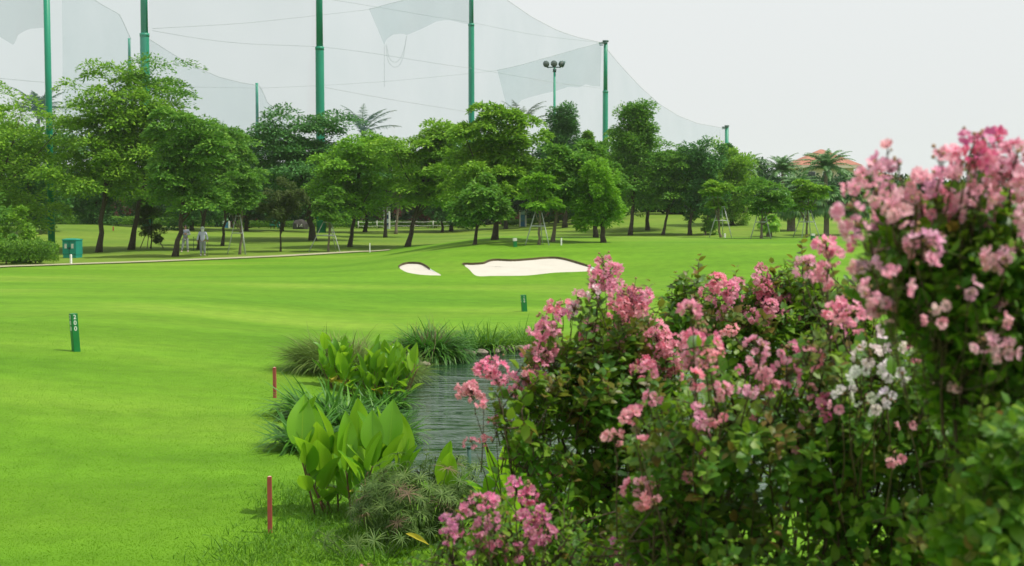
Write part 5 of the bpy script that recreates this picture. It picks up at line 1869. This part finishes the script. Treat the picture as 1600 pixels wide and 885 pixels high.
D_FL = [(1518, 214, 18, 'd'), (1529, 236, 36, 'd'), (1544, 228, 26, 'd'), (1557, 247, 22), (1521, 259, 20, 'd'), (1547, 264, 26), (1388, 241, 16), (1388, 266, 26), (1407, 264, 24), (1355, 279, 22), (1372, 299, 14),
        (1341, 309, 24), (1338, 330, 26), (1386, 311, 22), (1412, 309, 24), (1392, 332, 22), (1425, 335, 30), (1372, 354, 32), (1398, 349, 26), (1346, 361, 24), (1355, 375, 17, 'd'), (1424, 377, 28), (1452, 389, 24),
        (1467, 259, 30), (1497, 264, 24), (1443, 297, 30), (1467, 287, 26), (1462, 323, 32), (1512, 292, 32), (1547, 292, 38), (1583, 261, 38), (1578, 290, 30), (1528, 311, 26), (1516, 330, 26), (1540, 341, 26),
        (1592, 323, 30), (1502, 315, 17), (1569, 347, 18), (1552, 389, 24), (1575, 395, 22), (1481, 342, 17), (1431, 358, 18), (1570, 315, 14), (1353, 409, 16), (1358, 423, 20), (1370, 440, 28), (1362, 455, 22),
        (1392, 427, 24), (1394, 452, 22), (1385, 474, 36), (1401, 399, 26), (1432, 412, 19), (1453, 391, 24), (1471, 404, 22), (1544, 405, 24), (1573, 402, 30), (1573, 418, 26), (1541, 430, 18), (1544, 514, 17),
        (1567, 504, 13), (1539, 539, 23), (1570, 534, 20), (1572, 556, 24), (1538, 731, 11), (1600, 290, 30), (1608, 350, 30), (1480, 470, 14, 'q'), (1512, 455, 16, 'l'), (1455, 500, 13, 'p'), (1590, 480, 18, 'l'), (1500, 610, 12, 'q'), (1565, 640, 13, 'p'), (1430, 318, 20), (1480, 300, 20), (1560, 275, 24), (1500, 285, 20)]
E_FL = [(701, 823, 16), (700, 843, 14), (708, 835, 8), (735, 783, 14), (736, 797, 16), (759, 785, 18), (772, 790, 14), (718, 817, 14), (755, 824, 24), (749, 851, 26), (763, 851, 18), (803, 763, 16), (823, 772, 24),
        (819, 812, 14), (832, 819, 24), (850, 817, 20), (837, 833, 22), (855, 835, 18), (826, 844, 15), (853, 848, 16), (809, 866, 18), (785, 846, 17), (751, 873, 12), (580, 884, 11), (963, 852, 17), (983, 859, 19),
        (1004, 866, 19), (970, 876, 16), (1018, 880, 15), (740, 880, 12)]

shrub('tall pink shrub at the left of the group reaching over the pond', ((905 - 800) / F * 6.6, 6.7), 6.2, A_FL,
      [(945, 590, 6.3, 92, 105, .45), (960, 500, 6.3, 55, 62, .35), (868, 580, 6.2, 46, 75, .3), (1020, 590, 6.3, 55, 60, .35), (822, 662, 6.1, 44, 46, .3), (890, 690, 6.3, 95, 80, .45), (905, 800, 6.5, 85, 95, .45), (1010, 720, 6.4, 80, 110, .45),
       (940, 455, 6.3, 18, 30, .12), (778, 630, 6.1, 16, 22, .15)],
      .066, 640, tint='p', bronze=.42, n_main=13, shoot_len=.36)
shrub('leafy shrub with bronze tipped shoots behind the middle of the group', ((1190 - 800) / F * 7.6, 7.6), 7.1, B_FL,
      [(1180, 530, 7.3, 130, 95, .5), (1095, 490, 7.3, 60, 70, .4), (1250, 470, 7.3, 60, 70, .4), (1300, 530, 7.4, 80, 80, .4), (1170, 460, 7.3, 60, 30, .3), (1060, 490, 7.3, 40, 50, .3), (1330, 480, 7.4, 30, 50, .3), (1400, 560, 7.4, 110, 110, .5), (1520, 560, 7.4, 100, 110, .5)],
      .070, 600, bronze=.42, extra_shoots=[(1093, 400, 7.3, .3), (1055, 427, 7.3, .3), (1150, 418, 7.2, .3), (1207, 412, 7.2, .3), (1253, 372, 7.1, .4), (1342, 414, 7.2, .3), (1240, 405, 7.2, .3), (1015, 440, 7.0, .25), (1085, 430, 7.2, .3), (1232, 420, 7.2, .3), (1340, 440, 7.2, .25), (1328, 460, 7.2, .2)], n_main=12, shoot_len=.38)
C_FL = [(f[0], f[1], f[2], f[3] if len(f) > 3 else 'p', 4.2 + rng.random() * .15) if f[0] > 1310 and f[1] > 480 else f for f in C_FL]
shrub('wide shrub in the middle foreground with pink and whitish blossom', ((1230 - 800) / F * 4.9, 5.0), 4.5, C_FL,
      [(1180, 700, 4.7, 190, 120, .45), (1060, 690, 4.7, 100, 90, .35), (1330, 660, 4.7, 150, 120, .4), (1200, 830, 4.8, 260, 90, .5), (1180, 930, 4.9, 260, 70, .5), (1440, 640, 4.7, 120, 100, .4), (1430, 790, 4.8, 180, 120, .5), (1540, 590, 4.7, 100, 95, .4), (1560, 740, 4.8, 110, 130, .4), (1400, 540, 4.8, 60, 40, .25), (1040, 830, 4.8, 100, 90, .35), (1110, 570, 4.5, 40, 40, .2), (1290, 560, 4.6, 60, 60, .25), (1380, 570, 4.6, 60, 50, .25)],
      .060, 1150, bronze=.24, extra_shoots=[(1296, 400, 4.5, .22)], n_main=16, shoot_len=.34)
shrub('nearest tall shrub at the right edge loaded with pink blossom', ((1680 - 800) / F * 3.6, 3.6), 3.3, D_FL,
      [(1505, 410, 3.4, 100, 80, .26), (1420, 385, 3.4, 65, 65, .2), (1580, 350, 3.4, 60, 55, .22), (1500, 325, 3.4, 70, 35, .18), (1450, 450, 3.4, 60, 45, .18), (1565, 455, 3.4, 90, 75, .22), (1590, 560, 3.4, 60, 70, .2), (1520, 540, 3.45, 65, 50, .2), (1475, 500, 3.45, 50, 45, .18), (1490, 590, 3.5, 55, 50, .2), (1550, 640, 3.5, 60, 60, .2), (1585, 700, 3.1, 55, 80, .2),
       (1560, 820, 3.1, 80, 70, .22), (1370, 300, 3.4, 30, 40, .1), (1380, 440, 3.4, 30, 50, .12)],
      .055, 760, tint='l', bronze=.10, n_main=11, shoot_len=.24, spacing=.026, stem_r=.006)
shrub('low shrub with small pink blossom deepened by painted shade at the foot of the leftmost tall one', ((800 - 800) / F * 5.4, 5.5), 5.0, E_FL,
      [(770, 830, 5.1, 75, 65, .25), (850, 840, 5.2, 70, 70, .25), (960, 880, 5.1, 80, 45, .25), (700, 890, 5.1, 80, 40, .2)],
      .042, 170, tint='k', bronze=.12, n_main=9, shoot_len=.25)
